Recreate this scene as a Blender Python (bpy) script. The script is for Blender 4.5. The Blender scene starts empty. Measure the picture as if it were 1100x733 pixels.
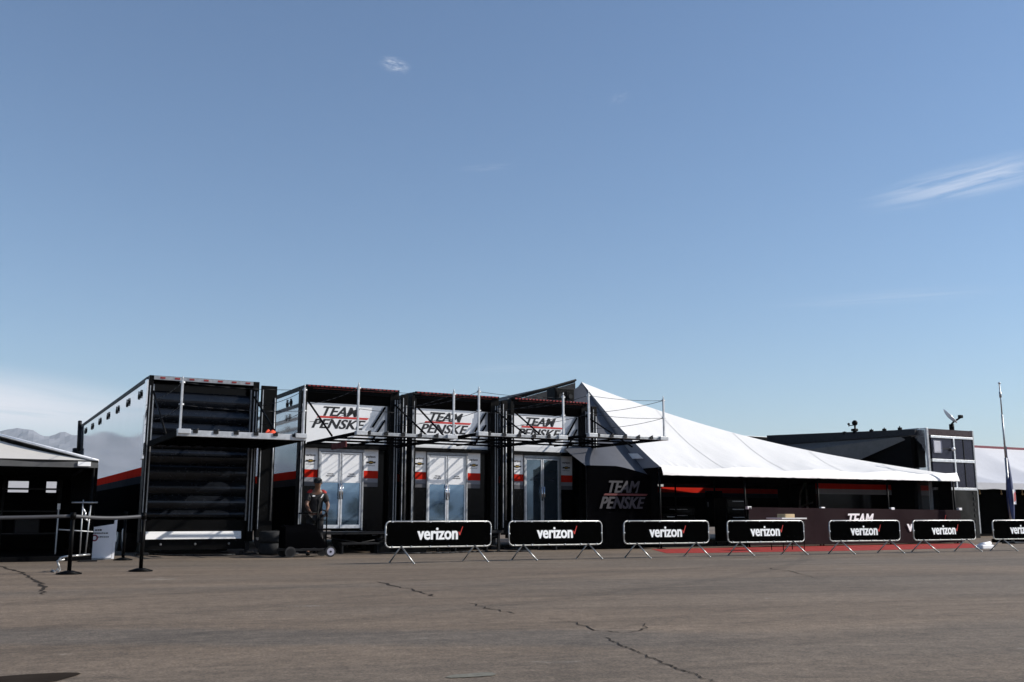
import bpy, bmesh, math, random
from mathutils import Vector, Matrix, noise
random.seed(7)
S = bpy.context.scene
COL = S.collection
R = math.radians
# ------------------------------------------------------------------ camera model (photo is 1100 x 733)
F = 1069.; PT = R(10.05); YAW = R(28.9); EYE = .88
def ray(px, py):
    a = (px-550)/F; b = (366.5-py)/F
    f = math.cos(PT)-b*math.sin(PT); u = math.sin(PT)+b*math.cos(PT)
    c, s = math.cos(YAW), math.sin(YAW)
    return Vector((a*c+f*s, -a*s+f*c, u))
E0 = Vector((0, 0, EYE))
def atY(px, py, y): d = ray(px, py); return E0+d*(y/d.y)
def atX(px, py, x): d = ray(px, py); return E0+d*(x/d.x)
def atZ(px, py, z=0.): d = ray(px, py); return E0+d*((z-EYE)/d.z)

# ------------------------------------------------------------------ materials
MATS = {}
def nodes(m):
    m.use_nodes = True
    nt = m.node_tree
    return nt, nt.nodes, nt.links, nt.nodes['Principled BSDF']
def mat(name, col, rough=.5, metal=0., coat=0., spec=.5, var=.12, scale=3., bump=0., bscale=40., grime=0., trans=0.):
    m = bpy.data.materials.new(name); MATS[name] = m
    nt, N, L, b = nodes(m)
    b.inputs['Roughness'].default_value = rough
    b.inputs['Metallic'].default_value = metal
    b.inputs['Coat Weight'].default_value = coat
    b.inputs['Coat Roughness'].default_value = .04
    b.inputs['Specular IOR Level'].default_value = spec
    b.inputs['Transmission Weight'].default_value = trans
    tc = N.new('ShaderNodeTexCoord')
    n1 = N.new('ShaderNodeTexNoise'); n1.inputs['Scale'].default_value = scale; n1.inputs['Detail'].default_value = 6
    L.new(tc.outputs['Object'], n1.inputs['Vector'])
    r = N.new('ShaderNodeMapRange'); r.inputs['From Min'].default_value = .3; r.inputs['From Max'].default_value = .7
    r.inputs['To Min'].default_value = 1-var; r.inputs['To Max'].default_value = 1+var
    L.new(n1.outputs['Fac'], r.inputs['Value'])
    mx = N.new('ShaderNodeVectorMath'); mx.operation = 'SCALE'; mx.inputs[0].default_value = col[:3]
    L.new(r.outputs['Result'], mx.inputs['Scale'])
    L.new(mx.outputs['Vector'], b.inputs['Base Color'])
    n2 = N.new('ShaderNodeTexNoise'); n2.inputs['Scale'].default_value = scale*3.7; n2.inputs['Detail'].default_value = 8
    L.new(tc.outputs['Object'], n2.inputs['Vector'])
    r2 = N.new('ShaderNodeMapRange'); r2.inputs['From Min'].default_value = .35; r2.inputs['From Max'].default_value = .7
    r2.inputs['To Min'].default_value = rough*.85; r2.inputs['To Max'].default_value = min(1, rough*1.2+grime)
    L.new(n2.outputs['Fac'], r2.inputs['Value']); L.new(r2.outputs['Result'], b.inputs['Roughness'])
    if bump:
        n3 = N.new('ShaderNodeTexNoise'); n3.inputs['Scale'].default_value = bscale; n3.inputs['Detail'].default_value = 5
        L.new(tc.outputs['Object'], n3.inputs['Vector'])
        bp = N.new('ShaderNodeBump'); bp.inputs['Strength'].default_value = bump; bp.inputs['Distance'].default_value = .02
        L.new(n3.outputs['Fac'], bp.inputs['Height']); L.new(bp.outputs['Normal'], b.inputs['Normal'])
    return m
black_gloss = mat('black_gloss_paint', (.0014, .0014, .0017), .14, spec=.12, coat=.02, bump=.012, bscale=1.2)
black_satin = mat('black_satin_metal', (.002, .002, .0022), .5, spec=.08, bump=.02, bscale=6)
black_matt = mat('black_fabric', (.0016, .0016, .002), .95, spec=0., bump=.1, bscale=9)
black_deep = mat('deep_black', (.004, .004, .0045), 1., spec=.03)
slat_mat = mat('black_slat_paint', (.012, .0145, .02), .2, metal=.45, bump=.03, bscale=2.2, grime=.06)
rubber = mat('tyre_rubber', (.015, .015, .016), .8, bump=.1, bscale=30)
mirror_wrap = mat('silver_white_wrap', (.72, .74, .77), .05, metal=.88, var=.03, bump=.02, bscale=.9, scale=.6)
white_gloss = mat('white_gloss_panel', (.88, .88, .88), .1, coat=.6, metal=.2, var=.015, bump=.004, bscale=1.1)
white_panel = mat('white_sponsor_panel', (.86, .86, .86), .2, coat=.4, metal=.15, var=.04)
red_gloss = mat('red_stripe_paint', (.55, .026, .014), .55, spec=0., coat=0, var=.08)
grey_gloss = mat('grey_stripe_paint', (.25, .25, .27), .5, spec=0., coat=0, var=.08)
grey_dark = mat('dark_grey_stripe_paint', (.1, .1, .11), .35, spec=.2, coat=.05, var=.08)
alu = mat('brushed_aluminium', (.72, .73, .74), .34, metal=.85, var=.15, scale=9, grime=.15)
alu_bright = mat('bright_aluminium', (.85, .85, .86), .4, metal=.35, var=.1, scale=9)
post_alu = mat('weathered_aluminium', (.52, .53, .54), .45, metal=.5, var=.18, scale=9)
alu_dull = mat('dull_aluminium', (.35, .36, .37), .45, metal=.8, var=.2, scale=12, grime=.1)
skirt_black = mat('matt_black_skirt', (.0025, .0025, .003), .9, spec=0.)
grey_side = mat('charcoal_stripe_paint', (.035, .035, .038), .6, spec=0.)
steel_dark = mat('dark_steel', (.012, .012, .013), .5, metal=.4, spec=.3, var=.25, scale=8)
galv = mat('galvanised_tube', (.42, .42, .41), .42, metal=.75, var=.2, scale=14)
chrome = mat('polished_steel', (.86, .87, .9), .12, metal=1., var=.03, bump=.06, bscale=2.5)
glass = mat('tinted_door_glass', (.2, .3, .4), .04, metal=.82, var=.04, bump=.012, bscale=1.3)
glass_dark = mat('dark_window_glass', (.04, .04, .06), .07, spec=.3, metal=.6, var=.1, bump=.02, bscale=1.6)
amber = mat('red_marker_lens', (.22, .01, .008), .25, coat=.5)
letter_black = mat('black_lettering', (.012, .012, .013), .4)
letter_white = mat('white_lettering', (.97, .97, .96), .4, var=.02)
letter_grey = mat('grey_lettering', (.028, .027, .033), .6, var=.05)
letter_red = mat('red_lettering', (.55, .03, .02), .5, var=.03)
letter_dred = mat('dark_red_lettering', (.1, .008, .007), .6, var=.03)
gold = mat('gold_emblem', (.42, .26, .05), .35, metal=.5)
purple = mat('purple_red_emblem', (.28, .02, .06), .5)
vinyl_black = mat('black_banner_vinyl', (.0016, .0016, .0016), .6, spec=.0, bump=.4, bscale=3)
vinyl_brown = mat('brown_black_banner_vinyl', (.025, .016, .0175), .8, spec=.02, bump=.2, bscale=3, var=.08)
wood = mat('pale_wood', (.5, .36, .2), .7, var=.2)
cloth_white = mat('white_cloth', (.7, .7, .68), .8)
orange_cloth = mat('orange_cloth', (.75, .07, .02), .7)
burgundy = mat('burgundy_trim', (.16, .02, .035), .6)
navy = mat('navy_flag_cloth', (.02, .035, .11), .6, var=.25)
skin = mat('skin', (.15, .075, .045), .5, var=.08)
hair = mat('black_cap_cloth', (.01, .01, .01), .8)
shirt_m = mat('black_shirt_cloth', (.012, .011, .012), .8, bump=.2, bscale=20)
shirt_red = mat('red_shirt_cloth', (.35, .02, .015), .75)
trouser_m = mat('black_trouser_cloth', (.008, .008, .009), .85, bump=.2, bscale=18)
sign_white = mat('white_sign_board', (.85, .85, .88), .45, var=.05)
awning_grey = mat('grey_awning_fabric', (.085, .08, .074), .8, var=.1)
gray_blue = mat('blue_grey_fabric', (.011, .013, .017), .7, spec=.25, var=.1)

def fabric_white(name, col, seed=0.):
    m = bpy.data.materials.new(name); nt, N, L, b = nodes(m)
    b.inputs['Roughness'].default_value = .55
    tc = N.new('ShaderNodeTexCoord')
    mp = N.new('ShaderNodeMapping'); mp.inputs['Scale'].default_value = (.7, .25, .6); mp.inputs['Location'].default_value = (seed, 0, 0)
    L.new(tc.outputs['Object'], mp.inputs['Vector'])
    n = N.new('ShaderNodeTexNoise'); n.inputs['Scale'].default_value = 2.2; n.inputs['Detail'].default_value = 7; n.inputs['Roughness'].default_value = .6
    L.new(mp.outputs['Vector'], n.inputs['Vector'])
    cr = N.new('ShaderNodeMapRange'); cr.inputs['To Min'].default_value = .88; cr.inputs['To Max'].default_value = 1.06
    L.new(n.outputs['Fac'], cr.inputs['Value'])
    v = N.new('ShaderNodeVectorMath'); v.operation = 'SCALE'; v.inputs[0].default_value = col
    L.new(cr.outputs['Result'], v.inputs['Scale']); L.new(v.outputs['Vector'], b.inputs['Base Color'])
    n2 = N.new('ShaderNodeTexNoise'); n2.inputs['Scale'].default_value = 1.3; n2.inputs['Detail'].default_value = 5; n2.inputs['Distortion'].default_value = .6
    L.new(tc.outputs['Object'], n2.inputs['Vector'])
    bp = N.new('ShaderNodeBump'); bp.inputs['Strength'].default_value = .16; bp.inputs['Distance'].default_value = .12
    L.new(n2.outputs['Fac'], bp.inputs['Height']); L.new(bp.outputs['Normal'], b.inputs['Normal'])
    return m
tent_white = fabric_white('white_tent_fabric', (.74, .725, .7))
tent_beige = fabric_white('beige_tent_fabric', (.58, .55, .5), 2.)
tent_far = fabric_white('pale_tent_fabric', (.54, .54, .56), 4.)
tent_shaded = fabric_white('shaded_tent_fabric', (.3, .31, .34), 9.)  # white tent fabric darkened: the left slope's shade is in the colour

# ------------------------------------------------------------------ mesh builder
class MB:
    def __init__(s): s.bm = bmesh.new()
    def box(s, x0, x1, y0, y1, z0, z1, bev=0.):
        r = bmesh.ops.create_cube(s.bm, size=1)
        M = Matrix.Translation(((x0+x1)/2, (y0+y1)/2, (z0+z1)/2)) @ Matrix.Diagonal((x1-x0, y1-y0, z1-z0, 1))
        bmesh.ops.transform(s.bm, matrix=M, verts=r['verts'])
        if bev:
            ed = list({e for v in r['verts'] for e in v.link_edges})
            bmesh.ops.bevel(s.bm, geom=ed, offset=bev, segments=2, affect='EDGES', profile=.6)
        return s
    def tube(s, p, q, r, seg=10, r2=None):
        p = Vector(p); q = Vector(q); d = q-p
        if d.length < 1e-6: return s
        res = bmesh.ops.create_cone(s.bm, cap_ends=True, segments=seg, radius1=r, radius2=r if r2 is None else r2, depth=d.length)
        M = Matrix.Translation((p+q)/2) @ d.to_track_quat('Z', 'Y').to_matrix().to_4x4()
        bmesh.ops.transform(s.bm, matrix=M, verts=res['verts'])
        for f in {f for v in res['verts'] for f in v.link_faces}:
            if len(f.verts) == 4: f.smooth = True
        return s
    def path(s, pts, r, seg=8, closed=False):
        pts = [Vector(p) for p in pts]
        if closed: pts = pts+[pts[0]]
        for a, b in zip(pts, pts[1:]): s.tube(a, b, r, seg)
        for a in pts[1:-1]:
            s.ball(a, r, 6)
        return s
    def ball(s, c, r, seg=10, sc=(1, 1, 1)):
        res = bmesh.ops.create_uvsphere(s.bm, u_segments=seg, v_segments=max(4, seg//2+1), radius=r)
        bmesh.ops.transform(s.bm, matrix=Matrix.Translation(c) @ Matrix.Diagonal((*sc, 1)), verts=res['verts'])
        for f in {f for v in res['verts'] for f in v.link_faces}: f.smooth = True
        return s
    def face(s, pts):
        s.bm.faces.new([s.bm.verts.new(Vector(p)) for p in pts]); return s
    def prism(s, pts, d):
        """closed polygon pts extruded by vector d"""
        d = Vector(d); a = [s.bm.verts.new(Vector(p)) for p in pts]; b = [s.bm.verts.new(Vector(p)+d) for p in pts]
        n = len(a); s.bm.faces.new(a[::-1]); s.bm.faces.new(b)
        for i in range(n): s.bm.faces.new((a[i], a[(i+1) % n], b[(i+1) % n], b[i]))
        return s
    def grid(s, fn, nu, nv, smooth=True):
        V = [[s.bm.verts.new(fn(i/nu, j/nv)) for j in range(nv+1)] for i in range(nu+1)]
        for i in range(nu):
            for j in range(nv):
                f = s.bm.faces.new((V[i][j], V[i+1][j], V[i+1][j+1], V[i][j+1])); f.smooth = smooth
        return s
    def build(s, name, m, parent=None, loc=None):
        bmesh.ops.remove_doubles(s.bm, verts=s.bm.verts, dist=1e-5)
        bmesh.ops.recalc_face_normals(s.bm, faces=s.bm.faces)
        me = bpy.data.meshes.new(name); s.bm.to_mesh(me); s.bm.free()
        me.materials.append(m)
        o = bpy.data.objects.new(name, me); COL.objects.link(o)
        if parent: o.parent = parent
        if loc: o.location = loc
        return o
def tag(o, label=None, cat=None, group=None, kind=None):
    if label: o['label'] = label
    if cat: o['category'] = cat
    if group: o['group'] = group
    if kind: o['kind'] = kind
    return o
def thing(name, label, cat, loc=(0, 0, 0), rz=0, group=None):
    o = bpy.data.objects.new(name, None); COL.objects.link(o); o.empty_display_size = .3
    o.location = loc; o.rotation_euler = (0, 0, rz)
    return tag(o, label, cat, group)
def kids(o): return [c for c in COL.objects if c.parent == o]
def copy_tree(o, parent=None):
    c = o.copy(); COL.objects.link(c)
    if parent: c.parent = parent
    for ch in kids(o): copy_tree(ch, c)
    return c
def text(name, body, m, w, h, origin, parent=None, shear=0., bold=.02, fat=0., ext=.0005, face='-Y', sep=1., hold=None):
    """flat lettering scaled to w x h, lower-left corner at origin, facing -Y"""
    cu = bpy.data.curves.new(name, 'FONT'); cu.body = body; cu.size = 1; cu.offset = bold; cu.shear = shear
    cu.space_character = sep; cu.resolution_u = 3
    tmp = bpy.data.objects.new('tmp', cu); COL.objects.link(tmp)
    bpy.context.view_layer.update()
    me = bpy.data.meshes.new_from_object(tmp.evaluated_get(bpy.context.evaluated_depsgraph_get()))
    bpy.data.objects.remove(tmp); bpy.data.curves.remove(cu)
    xs = [v.co.x for v in me.vertices]; ys = [v.co.y for v in me.vertices]
    x0, x1, y0, y1 = min(xs), max(xs), min(ys), max(ys)
    for v in me.vertices:
        v.co = Vector(((v.co.x-x0)/(x1-x0)*w, 0, (v.co.y-y0)/(y1-y0)*h))
    bm = bmesh.new()
    for k, off in enumerate((-1, -.33, .33, 1) if fat else (0,)):
        n0 = len(bm.verts); bm.from_mesh(me); bm.verts.ensure_lookup_table()
        for v in bm.verts[n0:]: v.co.x += off*fat*h; v.co.y -= ext*(1+.5*k)
    bmesh.ops.recalc_face_normals(bm, faces=bm.faces); 
    for f in bm.faces: f.smooth = False
    bm.to_mesh(me); bm.free()
    me.name = name; me.materials.clear(); me.materials.append(m)
    o = bpy.data.objects.new(name, me); COL.objects.link(o); o.location = origin
    if parent: o.parent = parent
    return o
def team_logo(parent, x, z, w, y, mt, mr, hr=.21):
    """two italic words split by a red bar; w = full width"""
    h = w*hr
    text('lettering', 'TEAM', mt, w*.66, h, (x+w*.2, y, z+h*1.32), parent, .38, .015, .035)
    text('lettering', 'PENSKE', mt, w*.97, h, (x, y, z), parent, .38, .015, .035)
    b = MB(); t = w*.034
    b.prism([(x+w*.08, y, z+h*1.09), (x+w*1.0, y, z+h*1.09), (x+w*1.03, y, z+h*1.09+t), (x+w*.11, y, z+h*1.09+t)], (0, -.003, 0))
    b.build('underline', mr, parent)
def bow_tie(parent, cx, cz, w, y, m):
    h = w*.3; t = w*.16
    pts = [(-w/2, -h*.28), (-t*1.1, -h*.28), (-t*1.3, -h*.5), (t*.9, -h*.5), (t*1.1, -h*.28), (w*.44, -h*.28), (w/2, h*.28), (t*1.1, h*.28), (t*1.3, h*.5), (-t*.9, h*.5), (-t*1.1, h*.28), (-w*.44, h*.28)]
    b = MB(); b.prism([(cx+a, y, cz+c) for a, c in pts], (0, -.004, 0)); return b.build('emblem', m, parent)
def tick(parent, x, z, h, y, m):
    """red check mark"""
    w = h*.62
    pts = [(0, h*.38), (w*.22, h*.42), (w*.36, h*.22), (w*.86, h), (w, h), (w*.42, 0), (w*.26, 0)]
    b = MB(); b.prism([(x+a, y, z+c) for a, c in pts], (0, -.003, 0)); return b.build('tick_mark', m, parent)

# ------------------------------------------------------------------ world, sun, camera
SUN_EL, SUN_AZ = 32., -23.      # azimuth measured from +X towards +Y
w = bpy.data.worlds.new('World'); S.world = w; w.use_nodes = True
nt = w.node_tree; N = nt.nodes; L = nt.links
bg = N['Background']; bg.inputs['Strength'].default_value = .089
sky = N.new('ShaderNodeTexSky'); sky.sky_type = 'NISHITA'; sky.sun_disc = False
sky.sun_elevation = R(SUN_EL); sky.sun_rotation = R(90-SUN_AZ)
sky.air_density = 1.2; sky.dust_density = .45; sky.ozone_density = 4.4; sky.altitude = 900
tc = N.new('ShaderNodeTexCoord')
last = sky.outputs['Color']
def cloud(px, py, wx, wy, tilt, amt, sc, stretch, thr, col, dirv=None):
    """wisp of cirrus fixed to a direction of the sky"""
    global last
    d = (Vector(dirv) if dirv else ray(px, py)).normalized(); u = Vector((0, 0, 1)).cross(d).normalized(); u = -u; v = u.cross(d)
    v = Vector((0, 0, 1)) - d*d.z; v.normalize()
    u = u*math.cos(R(tilt))+v*math.sin(R(tilt)); v = d.cross(u); v = -v if v.z < 0 else v
    def dot(vec, k):
        n = N.new('ShaderNodeVectorMath'); n.operation = 'DOT_PRODUCT'; L.new(tc.outputs['Generated'], n.inputs[0]); n.inputs[1].default_value = vec
        m = N.new('ShaderNodeMath'); m.operation = 'MULTIPLY'; L.new(n.outputs['Value'], m.inputs[0]); m.inputs[1].default_value = k; return m.outputs[0]
    A = dot(u, F/wx); B = dot(v, F/wy)
    cx = N.new('ShaderNodeCombineXYZ'); L.new(A, cx.inputs[0]); L.new(B, cx.inputs[1])
    ln = N.new('ShaderNodeVectorMath'); ln.operation = 'LENGTH'; L.new(cx.outputs[0], ln.inputs[0])
    rg = N.new('ShaderNodeMapRange'); rg.interpolation_type = 'SMOOTHSTEP'; rg.inputs['From Min'].default_value = 1.; rg.inputs['From Max'].default_value = .0
    L.new(ln.outputs['Value'], rg.inputs['Value'])
    mp = N.new('ShaderNodeMapping'); mp.inputs['Scale'].default_value = (1, stretch, 1); mp.inputs['Location'].default_value = (px*.1, py*.3, 0)
    mp.inputs['Rotation'].default_value = (0, 0, -.1)
    L.new(cx.outputs[0], mp.inputs['Vector'])
    nz = N.new('ShaderNodeTexNoise'); nz.inputs['Scale'].default_value = sc; nz.inputs['Detail'].default_value = 9; nz.inputs['Roughness'].default_value = .62; nz.inputs['Distortion'].default_value = .5
    L.new(mp.outputs[0], nz.inputs['Vector'])
    r2 = N.new('ShaderNodeMapRange'); r2.inputs['From Min'].default_value = thr; r2.inputs['From Max'].default_value = thr+.3
    L.new(nz.outputs['Fac'], r2.inputs['Value'])
    # cirrus fades out towards its edge
    ad = N.new('ShaderNodeMath'); ad.operation = 'MULTIPLY'; L.new(rg.outputs[0], ad.inputs[0]); L.new(r2.outputs[0], ad.inputs[1])
    gt = N.new('ShaderNodeVectorMath'); gt.operation = 'DOT_PRODUCT'; L.new(tc.outputs['Generated'], gt.inputs[0]); gt.inputs[1].default_value = d
    g2 = N.new('ShaderNodeMath'); g2.operation = 'GREATER_THAN'; L.new(gt.outputs['Value'], g2.inputs[0]); g2.inputs[1].default_value = 0
    m3 = N.new('ShaderNodeMath'); m3.operation = 'MULTIPLY'; L.new(ad.outputs[0], m3.inputs[0]); L.new(g2.outputs[0], m3.inputs[1])
    m4 = N.new('ShaderNodeMath'); m4.operation = 'MULTIPLY'; m4.use_clamp = True; L.new(m3.outputs[0], m4.inputs[0]); m4.inputs[1].default_value = amt
    mx = N.new('ShaderNodeMix'); mx.data_type = 'RGBA'; L.new(m4.outputs[0], mx.inputs[0]); L.new(last, mx.inputs[6]); mx.inputs[7].default_value = (*col, 1)
    last = mx.outputs[2]
CW = (7.0, 7.3, 8.1)
cloud(1045, 193, 125, 22, 6, .55, 1.6, 2.2, .36, CW)
cloud(424, 70, 20, 10, -12, .8, 2.2, 1.6, .42, CW)
cloud(522, 180, 40, 5, 4, .16, 1.6, 2, .4, CW)
cloud(665, 105, 16, 8, 20, .12, 2, 1.5, .4, CW)
cloud(-60, 430, 330, 46, -4, .8, 1.1, 3.2, .18, (8.2, 7.9, 8.3))
cloud(560, 395, 120, 7, 2, .18, 1.6, 2, .4, CW)
cloud(950, 320, 150, 10, 0, .2, 1.6, 3, .4, CW)
cloud(300, 0, 1500, 200, 0, 1.5, 1.3, 3, .22, (7.6, 7.6, 7.8), (.1, -1, .08))  # unseen cloud bank added behind the camera to brighten the white panels
cloud(900, 0, 1300, 170, 0, 1.2, 1.3, 3, .25, (7.6, 7.6, 7.8), (-.9, -.75, .06))  # second unseen cloud bank, added for soft light and reflections
L.new(last, bg.inputs['Color'])
sl = bpy.data.lights.new('sun', 'SUN'); sl.energy = 4.4; sl.angle = R(.53); sl.color = (1, .95, .88)
so = bpy.data.objects.new('sun', sl); COL.objects.link(so)
sd = Vector((math.cos(R(SUN_AZ))*math.cos(R(SUN_EL)), math.sin(R(SUN_AZ))*math.cos(R(SUN_EL)), math.sin(R(SUN_EL))))
so.rotation_euler = sd.to_track_quat('Z', 'Y').to_euler(); so.location = sd*60
cam = bpy.data.cameras.new('camera'); co = bpy.data.objects.new('camera', cam); COL.objects.link(co); S.camera = co
cam.sensor_width = 36; cam.lens = F/1100*36; cam.clip_end = 60000; cam.clip_start = .05
co.location = E0; co.rotation_euler = (R(90)+PT, 0, -YAW)
vs = S.view_settings; vs.view_transform = 'Standard'; vs.look = 'None'; vs.exposure = .5; vs.gamma = 1; vs.use_curve_mapping = False
S.render.resolution_x = 1024; S.render.resolution_y = 682

# ------------------------------------------------------------------ ground
def asphalt_mat():
    m = bpy.data.materials.new('worn_asphalt'); nt, N, L, b = nodes(m)
    b.inputs['Roughness'].default_value = .85; b.inputs['Specular IOR Level'].default_value = .3
    g = N.new('ShaderNodeNewGeometry')
    mp = N.new('ShaderNodeMapping'); mp.vector_type = 'TEXTURE'; mp.inputs['Rotation'].default_value = (0, 0, R(-14))
    L.new(g.outputs['Position'], mp.inputs['Vector'])
    def nz(scale, sx, sy, detail=6, rough=.6, dist=0., loc=0):
        q = N.new('ShaderNodeMapping'); q.inputs['Scale'].default_value = (sx, sy, 1); q.inputs['Location'].default_value = (loc, loc*2, 0)
        L.new(mp.outputs[0], q.inputs['Vector'])
        n = N.new('ShaderNodeTexNoise'); n.inputs['Scale'].default_value = scale; n.inputs['Detail'].default_value = detail
        n.inputs['Roughness'].default_value = rough; n.inputs['Distortion'].default_value = dist
        L.new(q.outputs[0], n.inputs['Vector']); return n.outputs['Fac']
    def rng(v, a, b_, c, d):
        r = N.new('ShaderNodeMapRange'); r.interpolation_type = 'SMOOTHSTEP'
        for k, x in zip(('From Min', 'From Max', 'To Min', 'To Max'), (a, b_, c, d)): r.inputs[k].default_value = x
        L.new(v, r.inputs['Value']); return r.outputs[0]
    def mul(a, b_):
        n = N.new('ShaderNodeMath'); n.operation = 'MULTIPLY'; L.new(a, n.inputs[0]); L.new(b_, n.inputs[1]); return n.outputs[0]
    streak = rng(nz(1., .16, 1.1, 9, .68, .8), .32, .68, .84, 1.16)
    fine = rng(nz(3.2, .55, 1.6, 8, .75, .5, 7), .3, .7, .84, 1.16)
    blot = rng(nz(.35, .5, 1., 5, .55, 1., 3), .35, .65, .92, 1.08)
    agg = rng(nz(48., 1, 1, 4, .85, 0, 5), .32, .7, .58, 1.5)
    agg2 = rng(nz(9., 1, 1, 6, .85, .2, 9), .34, .68, .76, 1.26)
    v = mul(mul(mul(streak, fine), mul(blot, agg)), agg2)
    # pale worn flecks
    fl = rng(nz(2.2, .5, 1, 5, .6, 1.2, 13), .66, .74, 0, .6)
    mixc = N.new('ShaderNodeMix'); mixc.data_type = 'RGBA'
    mixc.inputs[6].default_value = (.15, .112, .079, 1); mixc.inputs[7].default_value = (.13, .102, .076, 1)
    L.new(rng(nz(.22, .3, 1.2, 4, .5, .5, 21), .4, .6, 0, 1), mixc.inputs[0])
    # smoother grey sealed lane crossing the view
    sp = N.new('ShaderNodeSeparateXYZ'); mp2 = N.new('ShaderNodeMapping'); mp2.vector_type = 'TEXTURE'
    p0, p1 = atZ(0, 684), atZ(560, 686); ang = math.atan2((p1-p0).y, (p1-p0).x)
    mp2.inputs['Rotation'].default_value = (0, 0, ang); mp2.inputs['Location'].default_value = p0
    L.new(g.outputs['Position'], mp2.inputs['Vector']); L.new(mp2.outputs[0], sp.inputs[0])
    wob = N.new('ShaderNodeMath'); wob.operation = 'MULTIPLY_ADD'; L.new(nz(.8, .4, .4, 5, .6), wob.inputs[0]); wob.inputs[1].default_value = .9; wob.inputs[2].default_value = -.45
    ys = N.new('ShaderNodeMath'); ys.operation = 'ADD'; L.new(sp.outputs[1], ys.inputs[0]); L.new(wob.outputs[0], ys.inputs[1])
    lane = mul(rng(ys.outputs[0], -.62, -.3, 0, 1), rng(ys.outputs[0], .3, .75, 1, 0))
    lane = mul(lane, rng(sp.outputs[0], 4.2, 6.5, .62, .0))
    mx2 = N.new('ShaderNodeMix'); mx2.data_type = 'RGBA'; L.new(lane, mx2.inputs[0]); L.new(mixc.outputs[2], mx2.inputs[6]); mx2.inputs[7].default_value = (.094, .082, .069, 1)
    mx3 = N.new('ShaderNodeMix'); mx3.data_type = 'RGBA'; L.new(fl, mx3.inputs[0]); L.new(mx2.outputs[2], mx3.inputs[6]); mx3.inputs[7].default_value = (.23, .2, .165, 1)
    # tyre marks: two arcs
    def arc(cx, cy, r, wd, amt):
        d = N.new('ShaderNodeVectorMath'); d.operation = 'DISTANCE'; L.new(g.outputs['Position'], d.inputs[0]); d.inputs[1].default_value = (cx, cy, 0)
        s_ = N.new('ShaderNodeMath'); s_.operation = 'SUBTRACT'; L.new(d.outputs['Value'], s_.inputs[0]); s_.inputs[1].default_value = r
        a = N.new('ShaderNodeMath'); a.operation = 'ABSOLUTE'; L.new(s_.outputs[0], a.inputs[0])
        return rng(a.outputs[0], wd*.6, wd, 1-amt, 1)
    v = mul(v, arc(7.6, 2.6, 5.1, .1, .1)); v = mul(v, arc(7.6, 2.6, 4.35, .09, .07)); v = mul(v, arc(-9, 44, 37.5, .16, .14)); v = mul(v, arc(14, -24, 38.2, .2, .14)); v = mul(v, arc(40, -60, 79.5, .22, .12))
    v = mul(v, rng(nz(.55, .5, 1.3, 7, .62, 1.4, 31), .56, .7, 1., .8))          # darker worn and oily areas
    v = mul(v, rng(nz(1.4, .6, 1.2, 6, .7, 2., 41), .6, .68, 1., .86))
    v = mul(v, rng(nz(16., 1, 1, 2, .5, 0, 51), .74, .78, 1., 1.55))             # pale grit
    sc = N.new('ShaderNodeVectorMath'); sc.operation = 'SCALE'; L.new(mx3.outputs[2], sc.inputs[0]); L.new(v, sc.inputs['Scale'])
    L.new(sc.outputs[0], b.inputs['Base Color'])
    bp = N.new('ShaderNodeBump'); bp.inputs['Strength'].default_value = .5; bp.inputs['Distance'].default_value = .006
    L.new(nz(110., 1, 1, 4, .8), bp.inputs['Height']); L.new(bp.outputs[0], b.inputs['Normal'])
    return m
desert = mat('desert_soil', (.2, .15, .11), .95, var=.25, scale=.01)
b = MB(); b.grid(lambda u, v: Vector((-14000+28000*u, -14000+28000*v, -.02)), 8, 8, False)
tag(b.build('ground', desert), 'flat sandy desert ground reaching to the mountains', kind='structure')
b = MB(); b.grid(lambda u, v: Vector((-160+340*u, -120+240*v, 0)), 4, 4, False)
tag(b.build('paddock_asphalt', asphalt_mat()), 'worn brown grey asphalt of the paddock', kind='structure')
red_ground = mat('red_carpet', (.3, .04, .034), .95, spec=.1, var=.2, scale=5, bump=.2)
b = MB(); pts = [atZ(660, 588.4), atZ(716, 594.6), atZ(760, 594.2), atZ(920, 591.8), atZ(1040, 589), atZ(1062, 587.6), (30.6, 23.05), (17.7, 23.05), (17.7, 22.8)]
b.face([(p[0], min(p[1], 23.05), .004) for p in pts])
tag(b.build('red_carpet', red_ground), 'strip of red carpet on the asphalt along the tent front', kind='structure')
# cracks and patches in the asphalt
crack_m = mat('crack_filler', (.04, .033, .028), 1., spec=.05)
def crack(pix, w0, name='crack', m=crack_m, z=.004, n=5, rough=.05):
    P = [atZ(*p) for p in pix]; Q = []
    for a, c in zip(P, P[1:]):
        for i in range(n):
            t = i/n; q = a.lerp(c, t)
            if i: q += Vector((random.uniform(-1, 1), random.uniform(-1, 1), 0))*rough
            Q.append(q)
    Q.append(P[-1]); b = MB(); bm = b.bm; pr = None
    for i, q in enumerate(Q):
        d = (Q[min(i+1, len(Q)-1)]-Q[max(i-1, 0)]).normalized(); nrm = Vector((-d.y, d.x, 0))
        wd = w0*random.uniform(.25, 1.)*(1 if 0 < i < len(Q)-1 else .1)
        a, c = bm.verts.new((*(q+nrm*wd)[:2], z)), bm.verts.new((*(q-nrm*wd)[:2], z))
        if pr: bm.faces.new((pr[0], a, c, pr[1]))
        pr = (a, c)
    return tag(b.build(name, m), kind='structure')
crack([(0, 608), (16, 613), (27, 617), (38, 624), (46, 629), (45, 635), (49, 639)], .038, n=8, rough=.045)
crack([(404, 625), (430, 631), (452, 636), (468, 641)], .022)
crack([(650, 685), (668, 694), (690, 703), (722, 717), (752, 727), (790, 742)], .009, n=11, rough=.022)
crack([(500, 648), (530, 655), (552, 660)], .012)
crack([(648, 678), (672, 680), (690, 677), (694, 670)], .01, n=7, rough=.03)
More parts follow.
